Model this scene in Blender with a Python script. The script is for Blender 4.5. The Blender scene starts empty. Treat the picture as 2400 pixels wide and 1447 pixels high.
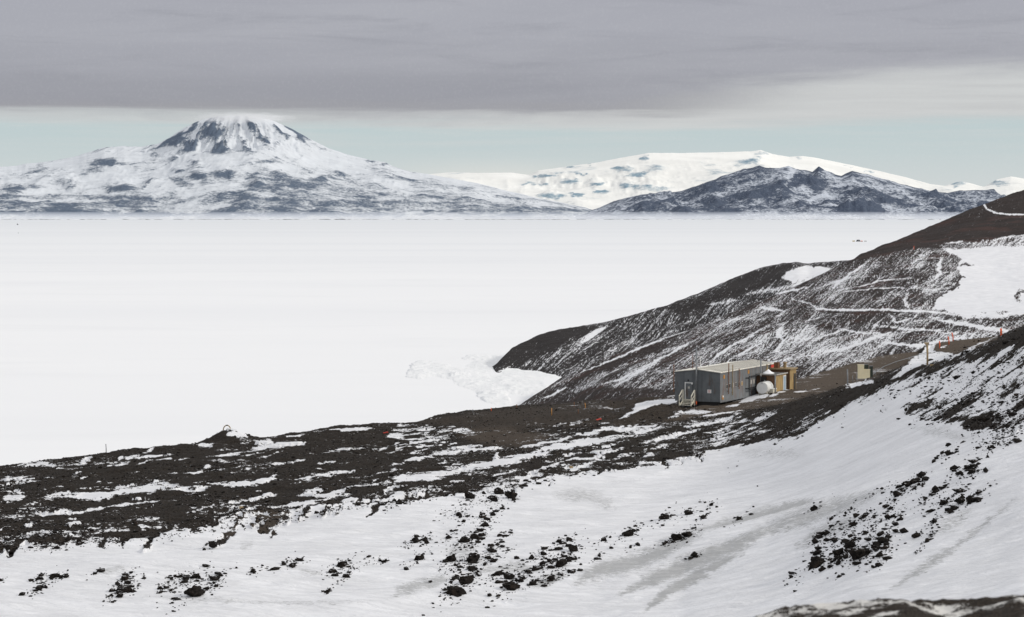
import bpy, math, random
import numpy as np
random.seed(7); RNG = np.random.RandomState(7)
S = bpy.context.scene; COL = S.collection
F = 5667.0; CX, CY, HZN = 1200.0, 723.5, 500.0; H = 70.0
PITCH = math.atan((CY-HZN)/F)
cp, sp = math.cos(PITCH), math.sin(PITCH)

def W(px, py, d):
    """world point seen in direction (px,py) of the survey photo, at distance d ahead"""
    a = (np.asarray(px, float)-CX)/F; b = (CY-np.asarray(py, float))/F
    Y = cp + b*sp; Z = -sp + b*cp
    k = np.asarray(d, float)/Y
    return np.stack([a*k, Y*k, H+Z*k], -1)
def PROJ(P):
    X, Y, Z = P[..., 0], P[..., 1], P[..., 2]-H
    f = Y*cp - Z*sp; u = Y*sp + Z*cp
    return CX+F*X/f, CY-F*u/f

# ---------------------------------------------------------------- numpy noise
def _h(ix, iy, iz, s):
    n = (ix*374761393 + iy*668265263 + iz*2147483647 + s*1274126177) & 0xffffffff
    n = ((n ^ (n >> 13))*1274126177) & 0xffffffff
    n = ((n ^ (n >> 16))*2246822519) & 0xffffffff
    return ((n ^ (n >> 15)) & 0xffffff)/float(0xffffff)
def vn(x, y, s=0, z=None):
    xi = np.floor(x).astype(np.int64); yi = np.floor(y).astype(np.int64)
    fx = x-xi; fy = y-yi; fx = fx*fx*fx*(fx*(fx*6-15)+10); fy = fy*fy*fy*(fy*(fy*6-15)+10)
    if z is None:
        h = lambda i, j: _h(xi+i, yi+j, 0, s)
        return (h(0,0)*(1-fx)+h(1,0)*fx)*(1-fy)+(h(0,1)*(1-fx)+h(1,1)*fx)*fy
    zi = np.floor(z).astype(np.int64); fz = z-zi; fz = fz*fz*(3-2*fz)
    g = lambda k: ((_h(xi,yi,zi+k,s)*(1-fx)+_h(xi+1,yi,zi+k,s)*fx)*(1-fy)+(_h(xi,yi+1,zi+k,s)*(1-fx)+_h(xi+1,yi+1,zi+k,s)*fx)*fy)
    return g(0)*(1-fz)+g(1)*fz
def fbm(x, y, o=4, s=0, gain=.5):
    t = 0; a = 1; n = 0
    for i in range(o):
        t = t+a*(vn(x+17.3*i, y-9.1*i, s+i)-.5)*2; n += a; a *= gain; x = x*2.03; y = y*2.03
    return t/n
def ridged(x, y, o=4, s=0, gain=.5):
    t = 0; a = 1; n = 0
    for i in range(o):
        t = t+a*(1-np.abs(vn(x+17.3*i, y-9.1*i, s+i)*2-1)); n += a; a *= gain; x = x*2.07; y = y*2.07
    return t/n
def sstep(a, b, x):
    t = np.clip((x-a)/(b-a), 0, 1); return t*t*(3-2*t)

# ---------------------------------------------------------------- painted survey maps (which ground is snow / rock)
class Map:
    """Ground-cover map; sampled once per terrain vertex and stored on the mesh."""
    def __init__(s, base, x0=-500, x1=2900, y0=200, y1=1700, step=2.0):
        s.x0, s.y0, s.st = x0, y0, step
        s.nx = int((x1-x0)/step)+1; s.ny = int((y1-y0)/step)+1
        s.gx, s.gy = np.meshgrid(x0+np.arange(s.nx)*step, y0+np.arange(s.ny)*step)
        s.a = np.full((s.ny, s.nx), float(base))
        s.wx = fbm(s.gx/26, s.gy/12, 4, 91)*9; s.wy = fbm(s.gx/26, s.gy/12, 4, 57)*4
        s.wx += fbm(s.gx/7, s.gy/4, 3, 31)*5; s.wy += fbm(s.gx/9, s.gy/3.5, 3, 37)*2.6
    def _box(s, pts, m):
        xs = [p[0] for p in pts]; ys = [p[1] for p in pts]
        i0 = max(0, int((min(xs)-m-s.x0)/s.st)); i1 = min(s.nx, int((max(xs)+m-s.x0)/s.st)+1)
        j0 = max(0, int((min(ys)-m-s.y0)/s.st)); j1 = min(s.ny, int((max(ys)+m-s.y0)/s.st)+1)
        return slice(j0, j1), slice(i0, i1)
    def _blend(s, sl, w, val):
        s.a[sl] = s.a[sl]*(1-w)+val*w
    def stroke(s, pts, w, val, soft=None, warp=1.0, taper=True):
        soft = soft or max(2.0, w*.8)
        sl = s._box(pts, w+soft+12); gx = s.gx[sl]+s.wx[sl]*warp; gy = s.gy[sl]+s.wy[sl]*warp
        best = np.full(gx.shape, 1e9); n = len(pts)-1
        for i in range(n):
            ax, ay = pts[i]; bx, by = pts[i+1]; dx, dy = bx-ax, by-ay
            t = np.clip(((gx-ax)*dx+(gy-ay)*dy)/(dx*dx+dy*dy+1e-6), 0, 1)
            d = np.hypot(gx-ax-t*dx, gy-ay-t*dy)
            if taper:
                u = (i+t)/n; d = d+ w*.6*(np.abs(u*2-1)**3)
            best = np.minimum(best, d)
        s._blend(sl, 1-sstep(w/2-soft/2, w/2+soft/2, best), val)
    def poly(s, pts, val, soft=6, warp=1.0):
        sl = s._box(pts, soft+12); gx = s.gx[sl]+s.wx[sl]*warp; gy = s.gy[sl]+s.wy[sl]*warp
        ins = np.zeros(gx.shape, bool); best = np.full(gx.shape, 1e9); n = len(pts)
        for i in range(n):
            ax, ay = pts[i]; bx, by = pts[(i+1) % n]; dx, dy = bx-ax, by-ay
            t = np.clip(((gx-ax)*dx+(gy-ay)*dy)/(dx*dx+dy*dy+1e-6), 0, 1)
            best = np.minimum(best, np.hypot(gx-ax-t*dx, gy-ay-t*dy))
            c = ((ay > gy) != (by > gy)) & (gx < (bx-ax)*(gy-ay)/((by-ay) if abs(by-ay) > 1e-6 else 1e-6)+ax)
            ins ^= c
        d = np.where(ins, best, -best)
        s._blend(sl, sstep(-soft/2, soft/2, d), val)
    def ell(s, x, y, rx, ry, val, soft=.5):
        sl = s._box([(x-rx*1.5, y-ry*1.5), (x+rx*1.5, y+ry*1.5)], 4)
        r = np.hypot((s.gx[sl]+s.wx[sl]*1.6-x)/rx, (s.gy[sl]+s.wy[sl]*1.6-y)/ry)
        s._blend(sl, 1-sstep(1-soft, 1+soft, r), val)
    def get(s, px, py):
        u = np.clip((px-s.x0)/s.st, 0, s.nx-1.001); v = np.clip((py-s.y0)/s.st, 0, s.ny-1.001)
        i = u.astype(int); j = v.astype(int); fu = u-i; fv = v-j; a = s.a
        return (a[j,i]*(1-fu)+a[j,i+1]*fu)*(1-fv)+(a[j+1,i]*(1-fu)+a[j+1,i+1]*fu)*fv

def box_smooth(A, k, axis):
    if k < 2: return A
    A = np.moveaxis(A, axis, 0)
    pad = np.concatenate([np.repeat(A[:1], k, 0), A, np.repeat(A[-1:], k, 0)], 0)
    c = np.cumsum(pad, 0); c = np.concatenate([np.zeros_like(c[:1]), c], 0)
    w = 2*k+1; out = (c[w:]-c[:-w])/w
    return np.moveaxis(out[:A.shape[0]], 0, axis)

def strip(cols, pxs, counts, smv=3, smu=2):
    """cols: {px: [(py,d),...]} key columns; returns grid of world points [row, col, 3]"""
    keys = sorted(cols); n = len(cols[keys[0]])
    py = np.stack([np.interp(pxs, keys, [cols[k][i][0] for k in keys]) for i in range(n)])
    d = np.stack([np.interp(pxs, keys, [cols[k][i][1] for k in keys]) for i in range(n)])
    t = np.concatenate([np.linspace(i, i+1, c, endpoint=False) for i, c in enumerate(counts)]+[[n-1]])
    i = np.minimum(t.astype(int), n-2); f = (t-i)[:, None]
    PY = py[i]*(1-f)+py[i+1]*f; D = d[i]*(1-f)+d[i+1]*f
    P = W(np.broadcast_to(pxs, PY.shape), PY, D)
    for _ in range(2): P = box_smooth(P, smv, 0)
    P = box_smooth(P, smu, 1)
    return P

# ---------------------------------------------------------------- scene objects
def tag(o, label=None, cat=None, group=None, kind=None):
    if label: o['label'] = label
    if cat: o['category'] = cat
    if group: o['group'] = group
    if kind: o['kind'] = kind
    return o
def empty(name, loc, rz=0, label=None, cat=None, group=None):
    o = bpy.data.objects.new(name, None); COL.objects.link(o); o.location = loc; o.rotation_euler = (0, 0, rz)
    o.empty_display_size = .2
    return tag(o, label, cat, group)
def mesh_np(name, V, Fq, mat, smooth=True, attr=None, parent=None):
    me = bpy.data.meshes.new(name); nV = len(V); nF = len(Fq); k = Fq.shape[1]
    me.vertices.add(nV); me.vertices.foreach_set('co', V.astype(np.float32).ravel())
    me.loops.add(nF*k); me.loops.foreach_set('vertex_index', Fq.astype(np.int32).ravel())
    me.polygons.add(nF); me.polygons.foreach_set('loop_start', np.arange(nF, dtype=np.int32)*k)
    me.polygons.foreach_set('use_smooth', np.full(nF, smooth))
    me.update(calc_edges=True); me.validate()
    if attr is not None:
        at = me.attributes.new('cover', 'FLOAT_COLOR', 'POINT')
        at.data.foreach_set('color', attr.astype(np.float32).ravel())
    me.materials.append(mat)
    o = bpy.data.objects.new(name, me); COL.objects.link(o); o.parent = parent
    return o
def grid_obj(name, P, mat, attr=None, smooth=True):
    r, c = P.shape[:2]; idx = np.arange(r*c).reshape(r, c)
    q = np.stack([idx[:-1,:-1], idx[:-1,1:], idx[1:,1:], idx[1:,:-1]], -1).reshape(-1, 4)
    a = None
    if attr is not None:
        a = np.concatenate([attr.reshape(-1, 3), np.ones((r*c, 1))], 1)
    o = mesh_np(name, P.reshape(-1, 3), q, mat, smooth, a)
    tag(o, kind='structure'); return o
class MB:
    def __init__(s): s.v = []; s.f = []
    def add(s, v, f):
        n = len(s.v); s.v += [tuple(p) for p in v]; s.f += [tuple(n+i for i in q) for q in f]; return s
    def box(s, x0, x1, y0, y1, z0, z1):
        return s.add([(x0,y0,z0),(x1,y0,z0),(x1,y1,z0),(x0,y1,z0),(x0,y0,z1),(x1,y0,z1),(x1,y1,z1),(x0,y1,z1)],
                     [(0,3,2,1),(4,5,6,7),(0,1,5,4),(1,2,6,5),(2,3,7,6),(3,0,4,7)])
    def prism(s, pts, axis, a0, a1):
        """extrude 2-D polygon along axis"""
        n = len(pts); mk = {'x': lambda p, a: (a, p[0], p[1]), 'y': lambda p, a: (p[0], a, p[1]), 'z': lambda p, a: (p[0], p[1], a)}[axis]
        v = [mk(p, a0) for p in pts]+[mk(p, a1) for p in pts]
        return s.add(v, [tuple(range(n))[::-1], tuple(range(n, 2*n))]+[(i, (i+1) % n, n+(i+1) % n, n+i) for i in range(n)])
    def tube(s, pts, r, n=8, r2=None):
        pts = [np.array(p, float) for p in pts]; rings = []
        for i, p in enumerate(pts):
            t = (pts[min(i+1, len(pts)-1)]-pts[max(i-1, 0)]); t /= np.linalg.norm(t)+1e-9
            a = np.cross(t, (0,0,1)) if abs(t[2]) < .95 else np.cross(t, (0,1,0)); a /= np.linalg.norm(a); b = np.cross(t, a)
            rr = r if r2 is None else r+(r2-r)*i/(len(pts)-1)
            rings.append([p+rr*(math.cos(2*math.pi*k/n)*a+math.sin(2*math.pi*k/n)*b) for k in range(n)])
        v = [q for rg in rings for q in rg]; f = []
        for i in range(len(pts)-1):
            f += [(i*n+k, i*n+(k+1) % n, (i+1)*n+(k+1) % n, (i+1)*n+k) for k in range(n)]
        f += [tuple(range(n))[::-1], tuple(range((len(pts)-1)*n, len(pts)*n))]
        return s.add(v, f)
    def build(s, name, mat, parent=None, bevel=0, smooth=False):
        me = bpy.data.meshes.new(name); me.from_pydata(s.v, [], s.f); me.update()
        if smooth:
            for p in me.polygons: p.use_smooth = len(p.vertices) == 4
        me.materials.append(mat)
        o = bpy.data.objects.new(name, me); COL.objects.link(o); o.parent = parent
        if bevel:
            m = o.modifiers.new('bevel', 'BEVEL'); m.width = bevel; m.segments = 2; m.limit_method = 'ANGLE'
        return o

# ---------------------------------------------------------------- materials
class NT:
    def __init__(s, mat): s.t = mat.node_tree; s.n = s.t.nodes; s.l = s.t.links
    def new(s, ty, **kw):
        n = s.n.new(ty)
        for k, v in kw.items(): setattr(n, k, v)
        return n
    def inp(s, n, key, v):
        if v is None: return
        if hasattr(v, 'links') or hasattr(v, 'is_output'): s.l.new(v, n.inputs[key])
        else: n.inputs[key].default_value = v
    def math(s, op, a, b=None, c=None, clamp=False):
        n = s.new('ShaderNodeMath', operation=op); n.use_clamp = clamp
        s.inp(n, 0, a); s.inp(n, 1, b); s.inp(n, 2, c); return n.outputs[0]
    def ss(s, v, a, b):
        n = s.new('ShaderNodeMapRange', interpolation_type='SMOOTHSTEP'); s.inp(n, 0, v); n.inputs[1].default_value = a; n.inputs[2].default_value = b
        return n.outputs[0]
    def mapr(s, v, a, b, c, d):
        n = s.new('ShaderNodeMapRange'); s.inp(n, 0, v)
        for i, q in enumerate((a, b, c, d)): n.inputs[i+1].default_value = q
        return n.outputs[0]
    def noise(s, vec, scale, detail=4, rough=.55, dist=0):
        n = s.new('ShaderNodeTexNoise'); s.inp(n, 'Vector', vec); n.inputs['Scale'].default_value = scale
        n.inputs['Detail'].default_value = detail; n.inputs['Roughness'].default_value = rough; n.inputs['Distortion'].default_value = dist
        return n.outputs[0]
    def mapping(s, vec, sc=(1,1,1), rot=(0,0,0), loc=(0,0,0)):
        n = s.new('ShaderNodeMapping'); s.inp(n, 0, vec); n.inputs['Scale'].default_value = sc; n.inputs['Rotation'].default_value = rot; n.inputs['Location'].default_value = loc
        return n.outputs[0]
    def mix(s, f, a, b):
        n = s.new('ShaderNodeMix', data_type='RGBA'); s.inp(n, 0, f)
        s.inp(n, 6, (*a, 1) if isinstance(a, tuple) else a); s.inp(n, 7, (*b, 1) if isinstance(b, tuple) else b)
        return n.outputs[2]
    def bump(s, h, strength, dist):
        n = s.new('ShaderNodeBump'); s.inp(n, 'Height', h); s.inp(n, 'Strength', strength); n.inputs['Distance'].default_value = dist
        return n.outputs[0]
def newmat(name):
    m = bpy.data.materials.new(name); m.use_nodes = True; return m, NT(m), m.node_tree.nodes['Principled BSDF']

def simple(name, col, rough=.7, metal=0, var=.25, scale=3.0, dirt=None, bump=.0):
    m, n, b = newmat(name)
    tc = n.new('ShaderNodeTexCoord').outputs['Object']
    v = n.noise(tc, scale, 5, .65)
    c = n.mix(n.ss(v, .3, .7), tuple(x*(1-var) for x in col), tuple(min(1, x*(1+var)) for x in col))
    if dirt:
        v2 = n.noise(n.mapping(tc, (1.3, 1.3, .35)), scale*.8, 6, .7)
        c = n.mix(n.ss(v2, .56, .72), c, dirt)
    n.l.new(c, b.inputs['Base Color']); b.inputs['Roughness'].default_value = rough; b.inputs['Metallic'].default_value = metal
    if bump: n.l.new(n.bump(n.noise(tc, scale*4, 4), bump, .02), b.inputs['Normal'])
    return m

def terrain_mat(name, sc, A, rockA, rockB, brown, snow=(.84,.84,.86), dirtc=(.42,.41,.40), stretch=(1,1,1), rotz=0, bumpd=.1, K=1.0, soft=.08, fine=(1.0,.55), redn=None, amp2=.5, bstr=.6, sbump=.25, str2=(1,1,1), k2=7, det=7, crust=.0, dist=.3):
    """snow / rock ground. Attribute cover = (snow cover, dirty ice, brown gravel)."""
    m, n, b = newmat(name)
    geo = n.new('ShaderNodeNewGeometry').outputs['Position']
    at = n.new('ShaderNodeAttribute', attribute_name='cover'); sep = n.new('ShaderNodeSeparateColor'); n.l.new(at.outputs['Color'], sep.inputs[0])
    c, dirt, brn = sep.outputs[0], sep.outputs[1], sep.outputs[2]
    vec = n.mapping(n.mapping(geo, rot=(0,0,rotz)), stretch)
    n1 = n.noise(vec, sc, det, .68, dist)
    n2 = n.noise(n.mapping(n.mapping(geo, rot=(0,0,rotz*.6)), str2), sc*k2, 4, .75)
    t = n.math('ADD', n.math('MULTIPLY', n.math('SUBTRACT', n1, .5), A), n.math('MULTIPLY', n.math('SUBTRACT', n2, .5), A*amp2))
    t = n.math('ADD', n.math('MULTIPLY', n.math('SUBTRACT', c, .5), K), t)
    mask = n.ss(t, -soft, soft)
    # rock colour
    g1 = n.noise(geo, sc*14, 3, .8); g2 = n.noise(geo, sc*(.10 if redn else 1.7), 5, .6)
    rc = n.mix(n.ss(g1, .42, .64), rockA, rockB)
    if redn: rc = n.mix(n.ss(g2, .5, .68), rc, redn)
    bc = n.mix(n.ss(g1, .3, .7), tuple(x*.75 for x in brown), tuple(x*1.25 for x in brown))
    rc = n.mix(brn, rc, bc)
    # snow colour with wind-packed dirty ice
    d1 = n.noise(n.mapping(n.mapping(geo, rot=(0,0,.5)), (1,3.5,2)), sc*5, 6, .75)
    dm = n.math('MULTIPLY', n.ss(n.math('ADD', dirt, n.math('MULTIPLY', n.math('SUBTRACT', d1, .5), 2.6)), .15, .62), n.ss(dirt, .02, .25))
    sv = n.noise(n.mapping(n.mapping(geo, rot=(0,0,.4)), (1,2.2,1)), sc*.5, 5, .6)
    sc0 = n.mix(n.ss(sv, .38, .66), tuple(x*.91 for x in snow), snow)
    cr = n.noise(n.mapping(n.mapping(geo, rot=(0,0,.5)), (.7,3.2,1.5)), sc*2.2, 8, .72, 1.2)
    sc0 = n.mix(n.math('MULTIPLY', n.ss(cr, .52, .70), crust), sc0, tuple(x*.80 for x in snow))
    scol = n.mix(dm, sc0, dirtc)
    col = n.mix(mask, rc, scol)
    n.l.new(col, b.inputs['Base Color'])
    n.l.new(n.mapr(mask, 0, 1, .95, .7), b.inputs['Roughness']); b.inputs['Specular IOR Level'].default_value = .15
    hb = n.math('ADD', n.math('MULTIPLY', n1, .6), n.math('MULTIPLY', g1, .5))
    ridg = n.noise(n.mapping(n.mapping(geo, rot=(0,0,.45)), (.6,2.6,1)), sc*1.3, 6, .62, .6)
    hmix = n.new('ShaderNodeMix', data_type='FLOAT'); n.l.new(mask, hmix.inputs[0]); n.l.new(hb, hmix.inputs[2]); n.l.new(n.math('MULTIPLY', ridg, sbump/.25*.5), hmix.inputs[3])
    n.l.new(n.bump(hmix.outputs[0], bstr, bumpd), b.inputs['Normal'])
    return m

M_near = terrain_mat('volcanic scree and snow', .42, 2.3, (.006,.005,.0045), (.031,.025,.020), (.090,.070,.053), dirtc=(.46,.46,.46), stretch=(.5,.9,1), rotz=.15, bumpd=.5, soft=.06, amp2=.85, k2=6, sbump=.8, crust=.45)
M_head = terrain_mat('streaked cinder hillside', .62, 1.9, (.016,.0125,.012), (.062,.048,.043), (.09,.07,.06), stretch=(1,.045,0), rotz=.285, bumpd=.5, soft=.20, dist=1.1, redn=(.060,.036,.031), amp2=1.35, str2=(1,.13,0), k2=3.2, det=5)
M_cape = terrain_mat('distant cinder cape', .55, 1.8, (.020,.018,.018), (.048,.042,.041), (.09,.07,.06), stretch=(1,.042,0), rotz=.26, bumpd=.5, soft=.18, dist=1.0, amp2=1.2, str2=(1,.14,0), k2=2.6, det=4)
M_disc = terrain_mat('far volcano with haze tint', .0058, 1.9, (.085,.115,.165), (.17,.21,.27), (.2,.22,.26), snow=(.70,.73,.77), stretch=(.9,.9,1.6), k2=5, bumpd=40, soft=.30, amp2=.9, bstr=.5)  # aerial haze is put into the bluish rock and snow colours
M_dark = terrain_mat('far dark mountain', .0042, 2.2, (.058,.076,.115), (.12,.145,.195), (.2,.22,.26), snow=(.56,.60,.67), stretch=(.8,1,1.8), k2=5, bumpd=40, soft=.30, amp2=1.0, bstr=.5)  # distance haze painted in as blue-grey rock and dulled snow
M_white = terrain_mat('far snow mountain', .0009, .9, (.20,.30,.38), (.30,.40,.46), (.2,.22,.26), snow=(.93,.925,.89), stretch=(1,1,1.5), bumpd=50, soft=.3, amp2=.7, bstr=.5)  # rock patches tinted blue to stand for distance haze
M_edge = terrain_mat('near ridge scree', 4.5, 2.2, (.012,.010,.009), (.055,.043,.034), (.10,.08,.06), snow=(.66,.64,.61), bumpd=.06, soft=.15, amp2=.8)

def boulder_mat():
    m, n, b = newmat('black lava rock')
    geo = n.new('ShaderNodeNewGeometry'); pos = geo.outputs['Position']
    g = n.noise(pos, 7, 6, .75); g2 = n.noise(pos, 2.0, 3, .6)
    c = n.mix(n.ss(g, .35, .75), (.006,.0055,.005), (.035,.029,.025)); c = n.mix(n.math('MULTIPLY', n.ss(g2, .55, .7), .5), c, (.045,.032,.024))
    sepn = n.new('ShaderNodeSeparateXYZ'); n.l.new(geo.outputs['Normal'], sepn.inputs[0])
    dust = n.math('MULTIPLY', n.ss(n.math('ADD', sepn.outputs[2], n.math('MULTIPLY', g2, .5)), 1.12, 1.3), n.ss(n.noise(pos, 5, 4), .5, .6))
    c = n.mix(dust, c, (.7,.7,.72))
    n.l.new(c, b.inputs['Base Color']); b.inputs['Roughness'].default_value = .95; b.inputs['Specular IOR Level'].default_value = .1
    n.l.new(n.bump(g, .8, .12), b.inputs['Normal']); return m
M_rock = boulder_mat()

def ice_mat():
    m, n, b = newmat('sea ice')
    pos = n.new('ShaderNodeNewGeometry').outputs['Position']
    s1 = n.noise(n.mapping(pos, (.00010,.00085,1)), 1, 6, .6, .3)
    s2 = n.noise(n.mapping(pos, (.004,.009,1)), 1, 6, .6, .9)
    c = n.mix(n.ss(s1, .42, .70), (.88,.88,.885), (.82,.825,.84))
    c = n.mix(n.math('MULTIPLY', n.ss(s2, .5, .75), .35), c, (.78,.785,.80))
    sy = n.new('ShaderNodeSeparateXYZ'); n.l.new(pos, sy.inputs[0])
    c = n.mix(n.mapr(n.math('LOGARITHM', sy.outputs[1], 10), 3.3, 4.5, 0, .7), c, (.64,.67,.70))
    n.l.new(c, b.inputs['Base Color']); b.inputs['Roughness'].default_value = .8; b.inputs['Specular IOR Level'].default_value = .1
    n.l.new(n.bump(s2, .25, 1.0), b.inputs['Normal']); return m
M_ice = ice_mat()
def rubble_ice_mat():
    m, n, b = newmat('broken pressure ice')
    pos = n.new('ShaderNodeNewGeometry').outputs['Position']
    s = n.noise(pos, .08, 7, .7, .4)
    c = n.mix(n.ss(s, .35, .68), (.825,.833,.838), (.872,.872,.877))
    n.l.new(c, b.inputs['Base Color']); b.inputs['Roughness'].default_value = .7
    n.l.new(n.bump(s, .6, 2.0), b.inputs['Normal']); return m
M_press = rubble_ice_mat()

# ================================================================ WORLD AND LIGHT
SUN_EL, SUN_AZ = math.radians(27), math.radians(108)     # azimuth measured from +Y (view axis) towards +X
def build_world():
    w = bpy.data.worlds.new('World'); S.world = w; w.use_nodes = True
    t = w.node_tree; t.nodes.clear()
    class _M: node_tree = t
    n = NT(_M)
    out = n.new('ShaderNodeOutputWorld')
    sky = n.new('ShaderNodeTexSky'); sky.sky_type = 'NISHITA'; sky.sun_disc = False
    sky.sun_elevation = SUN_EL; sky.sun_rotation = SUN_AZ
    bgs = n.new('ShaderNodeBackground'); n.l.new(sky.outputs[0], bgs.inputs[0]); bgs.inputs[1].default_value = .07
    d = n.new('ShaderNodeTexCoord').outputs['Generated']
    sx = n.new('ShaderNodeSeparateXYZ'); n.l.new(d, sx.inputs[0]); x, z = sx.outputs[0], sx.outputs[2]
    e1 = n.noise(n.mapping(d, (3, 3, 45)), 1, 5, .55, .2)
    e2 = n.noise(n.mapping(d, (7, 7, 160)), 1, 5, .6, .3)
    e3 = n.noise(n.mapping(d, (26, 26, 300)), 1, 5, .65, .2)
    wob = n.math('ADD', n.math('MULTIPLY', n.math('SUBTRACT', e1, .5), .016), n.math('MULTIPLY', n.math('SUBTRACT', e2, .5), .010))
    zz = n.math('ADD', z, wob)
    # clear band colour: paler down at the horizon
    clear = n.mix(n.ss(z, .004, .036), (.66,.70,.705), (.54,.635,.655))
    wisp = n.math('MULTIPLY', n.ss(e2, .42, .72), n.ss(z, .015, .036))
    clear = n.mix(n.math('MULTIPLY', wisp, .55), clear, (.66,.68,.68))
    # warm glow behind the far white mountain
    gl = n.math('MULTIPLY', n.math('SUBTRACT', 1, n.ss(n.math('ABSOLUTE', n.math('SUBTRACT', x, -.005)), .0, .07)), n.math('SUBTRACT', 1, n.ss(z, .012, .026)))
    clear = n.mix(n.math('MULTIPLY', gl, .6), clear, (.80,.79,.74))
    # deck: bright veil right under the edge, lilac grey above
    deck = n.mix(n.ss(n.math('ADD', z, n.math('MULTIPLY', n.math('SUBTRACT', e1, .5), .05)), .045, .082), (.335,.34,.385), (.405,.41,.46))
    deck = n.mix(n.math('MULTIPLY', n.ss(n.noise(n.mapping(d, (4, 4, 34)), 1, 6, .6, .5), .44, .66), .45), deck, (.455,.46,.505))
    deck = n.mix(n.math('MULTIPLY', n.ss(n.noise(n.mapping(d, (9, 9, 75)), 1.3, 6, .62, .8), .5, .75), .5), deck, (.30,.305,.35))
    veil = n.mix(n.ss(e2, .35, .65), (.58,.59,.60), (.64,.655,.66))
    edge = n.math('ADD', n.mapr(n.ss(x, .0, .2), 0, 1, .0425, .0570), 0.0)
    dz = n.math('SUBTRACT', zz, edge)
    fveil = n.math('MULTIPLY', n.ss(n.math('SUBTRACT', zz, .0385), -.0035, .002), n.mapr(n.ss(x, -.25, .1), 0, 1, .75, 1))
    c = n.mix(fveil, clear, veil)
    # secondary faint grey bar on the right
    bar = n.math('MULTIPLY', n.math('MULTIPLY', n.ss(zz, .0405, .0445), n.math('SUBTRACT', 1, n.ss(zz, .047, .055))), n.math('SUBTRACT', 1, n.ss(x, .03, .14)))
    c = n.mix(bar, c, (.36,.36,.385))
    dz2 = n.math('ADD', dz, n.math('MULTIPLY', n.math('SUBTRACT', n.noise(n.mapping(d, (14, 14, 90)), 1, 6, .65, .6), .5), .012))
    c = n.mix(n.ss(dz2, -.0055, .0070), c, deck)
    c = n.mix(n.math('MULTIPLY', n.math('SUBTRACT', n.noise(n.mapping(d, (1,1,1)), 900, 2, .6), .5), .12), c, (1.,1.,1.))
    # overhead the deck thins and brightens
    c = n.mix(n.ss(z, .12, .55), c, (.85,.86,.88))
    bgc = n.new('ShaderNodeBackground'); n.l.new(c, bgc.inputs[0]); bgc.inputs[1].default_value = 1.0
    mx = n.new('ShaderNodeMixShader'); mx.inputs[0].default_value = .93
    n.l.new(bgs.outputs[0], mx.inputs[1]); n.l.new(bgc.outputs[0], mx.inputs[2]); n.l.new(mx.outputs[0], out.inputs[0])
    L = bpy.data.lights.new('Sun', 'SUN'); L.energy = 1.8; L.angle = math.radians(6); L.color = (1, .95, .86)
    lo = bpy.data.objects.new('Sun', L); COL.objects.link(lo)
    dx, dy, dz_ = math.sin(SUN_AZ)*math.cos(SUN_EL), math.cos(SUN_AZ)*math.cos(SUN_EL), math.sin(SUN_EL)
    import mathutils
    lo.rotation_euler = mathutils.Vector((dx, dy, dz_)).to_track_quat('Z', 'Y').to_euler(); lo.location = (60, 100, 160)
build_world()

cam = bpy.data.cameras.new('Camera'); co = bpy.data.objects.new('Camera', cam); COL.objects.link(co)
co.location = (0, 0, H); co.rotation_euler = (math.pi/2-PITCH, 0, 0)
cam.sensor_width = 36; cam.lens = 36*F/2400; cam.clip_start = .5; cam.clip_end = 200000
cam.dof.use_dof = True; cam.dof.focus_distance = 280; cam.dof.aperture_fstop = 5.0
S.camera = co
S.render.engine = 'CYCLES'; S.cycles.volume_bounces = 3; S.view_settings.view_transform = 'Standard'; S.view_settings.look = 'None'; S.view_settings.exposure = 0
S.render.resolution_x, S.render.resolution_y = 1024, 617

# ================================================================ SEA ICE
xs = np.concatenate([-np.geomspace(60000, 200, 24), [0], np.geomspace(200, 60000, 24)])
ys = np.concatenate([[-4000, -500, 200], np.geomspace(500, 90000, 60)])
gx, gy = np.meshgrid(xs, ys)
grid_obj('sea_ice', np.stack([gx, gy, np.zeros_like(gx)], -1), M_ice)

# pressure ridges heaved up against the cape
def pressure():
    px = np.arange(900, 1345, 1.6); d = np.geomspace(820, 1190, 330)
    D, PX = np.meshgrid(d, px, indexing='ij'); X = (PX-CX)/F*D; P = np.stack([X, D, np.zeros_like(D)], -1)
    gx_, gy_ = PROJ(P)
    m = Map(0, 800, 1500, 780, 1040, 2)
    m.stroke([(945,880),(1000,868),(1060,860)], 42, .42, 40); m.stroke([(960,868),(1010,856)], 20, .62, 24)
    m.stroke([(1030,868),(1080,880),(1130,895),(1200,930)], 60, .34, 46); m.stroke([(1060,885),(1120,900),(1170,905)], 26, .55, 26)
    m.stroke([(1090,855),(1160,850),(1210,868),(1330,885)], 40, .4, 26); m.stroke([(1080,838),(1150,836)], 10, .55, 10)
    m.stroke([(1160,890),(1230,905),(1290,905)], 44, .5, 30); m.stroke([(1120,925),(1200,945)], 30, .5, 26)
    c = m.get(gx_, gy_)
    r = ridged(X/16, D/34, 5, 5, .6); q = fbm(X/5, D/9, 4, 12)
    bl = np.clip(fbm(X/26, D/55, 3, 33)+.25, 0, 1)
    P[..., 2] = c*(r**2*4.2*bl+np.maximum(q, 0)*1.6+.8*vn(X/2.2, D/4, 3))+.04-.9*(1-sstep(0, .38, c))*(.35+vn(X/7, D/14, 8))
    o = grid_obj('ice_pressure_ridges', P, M_press, smooth=True)
    tag(o, 'heaved white pressure ridges of broken sea ice at the shore', 'ice ridge')
pressure()

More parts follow.
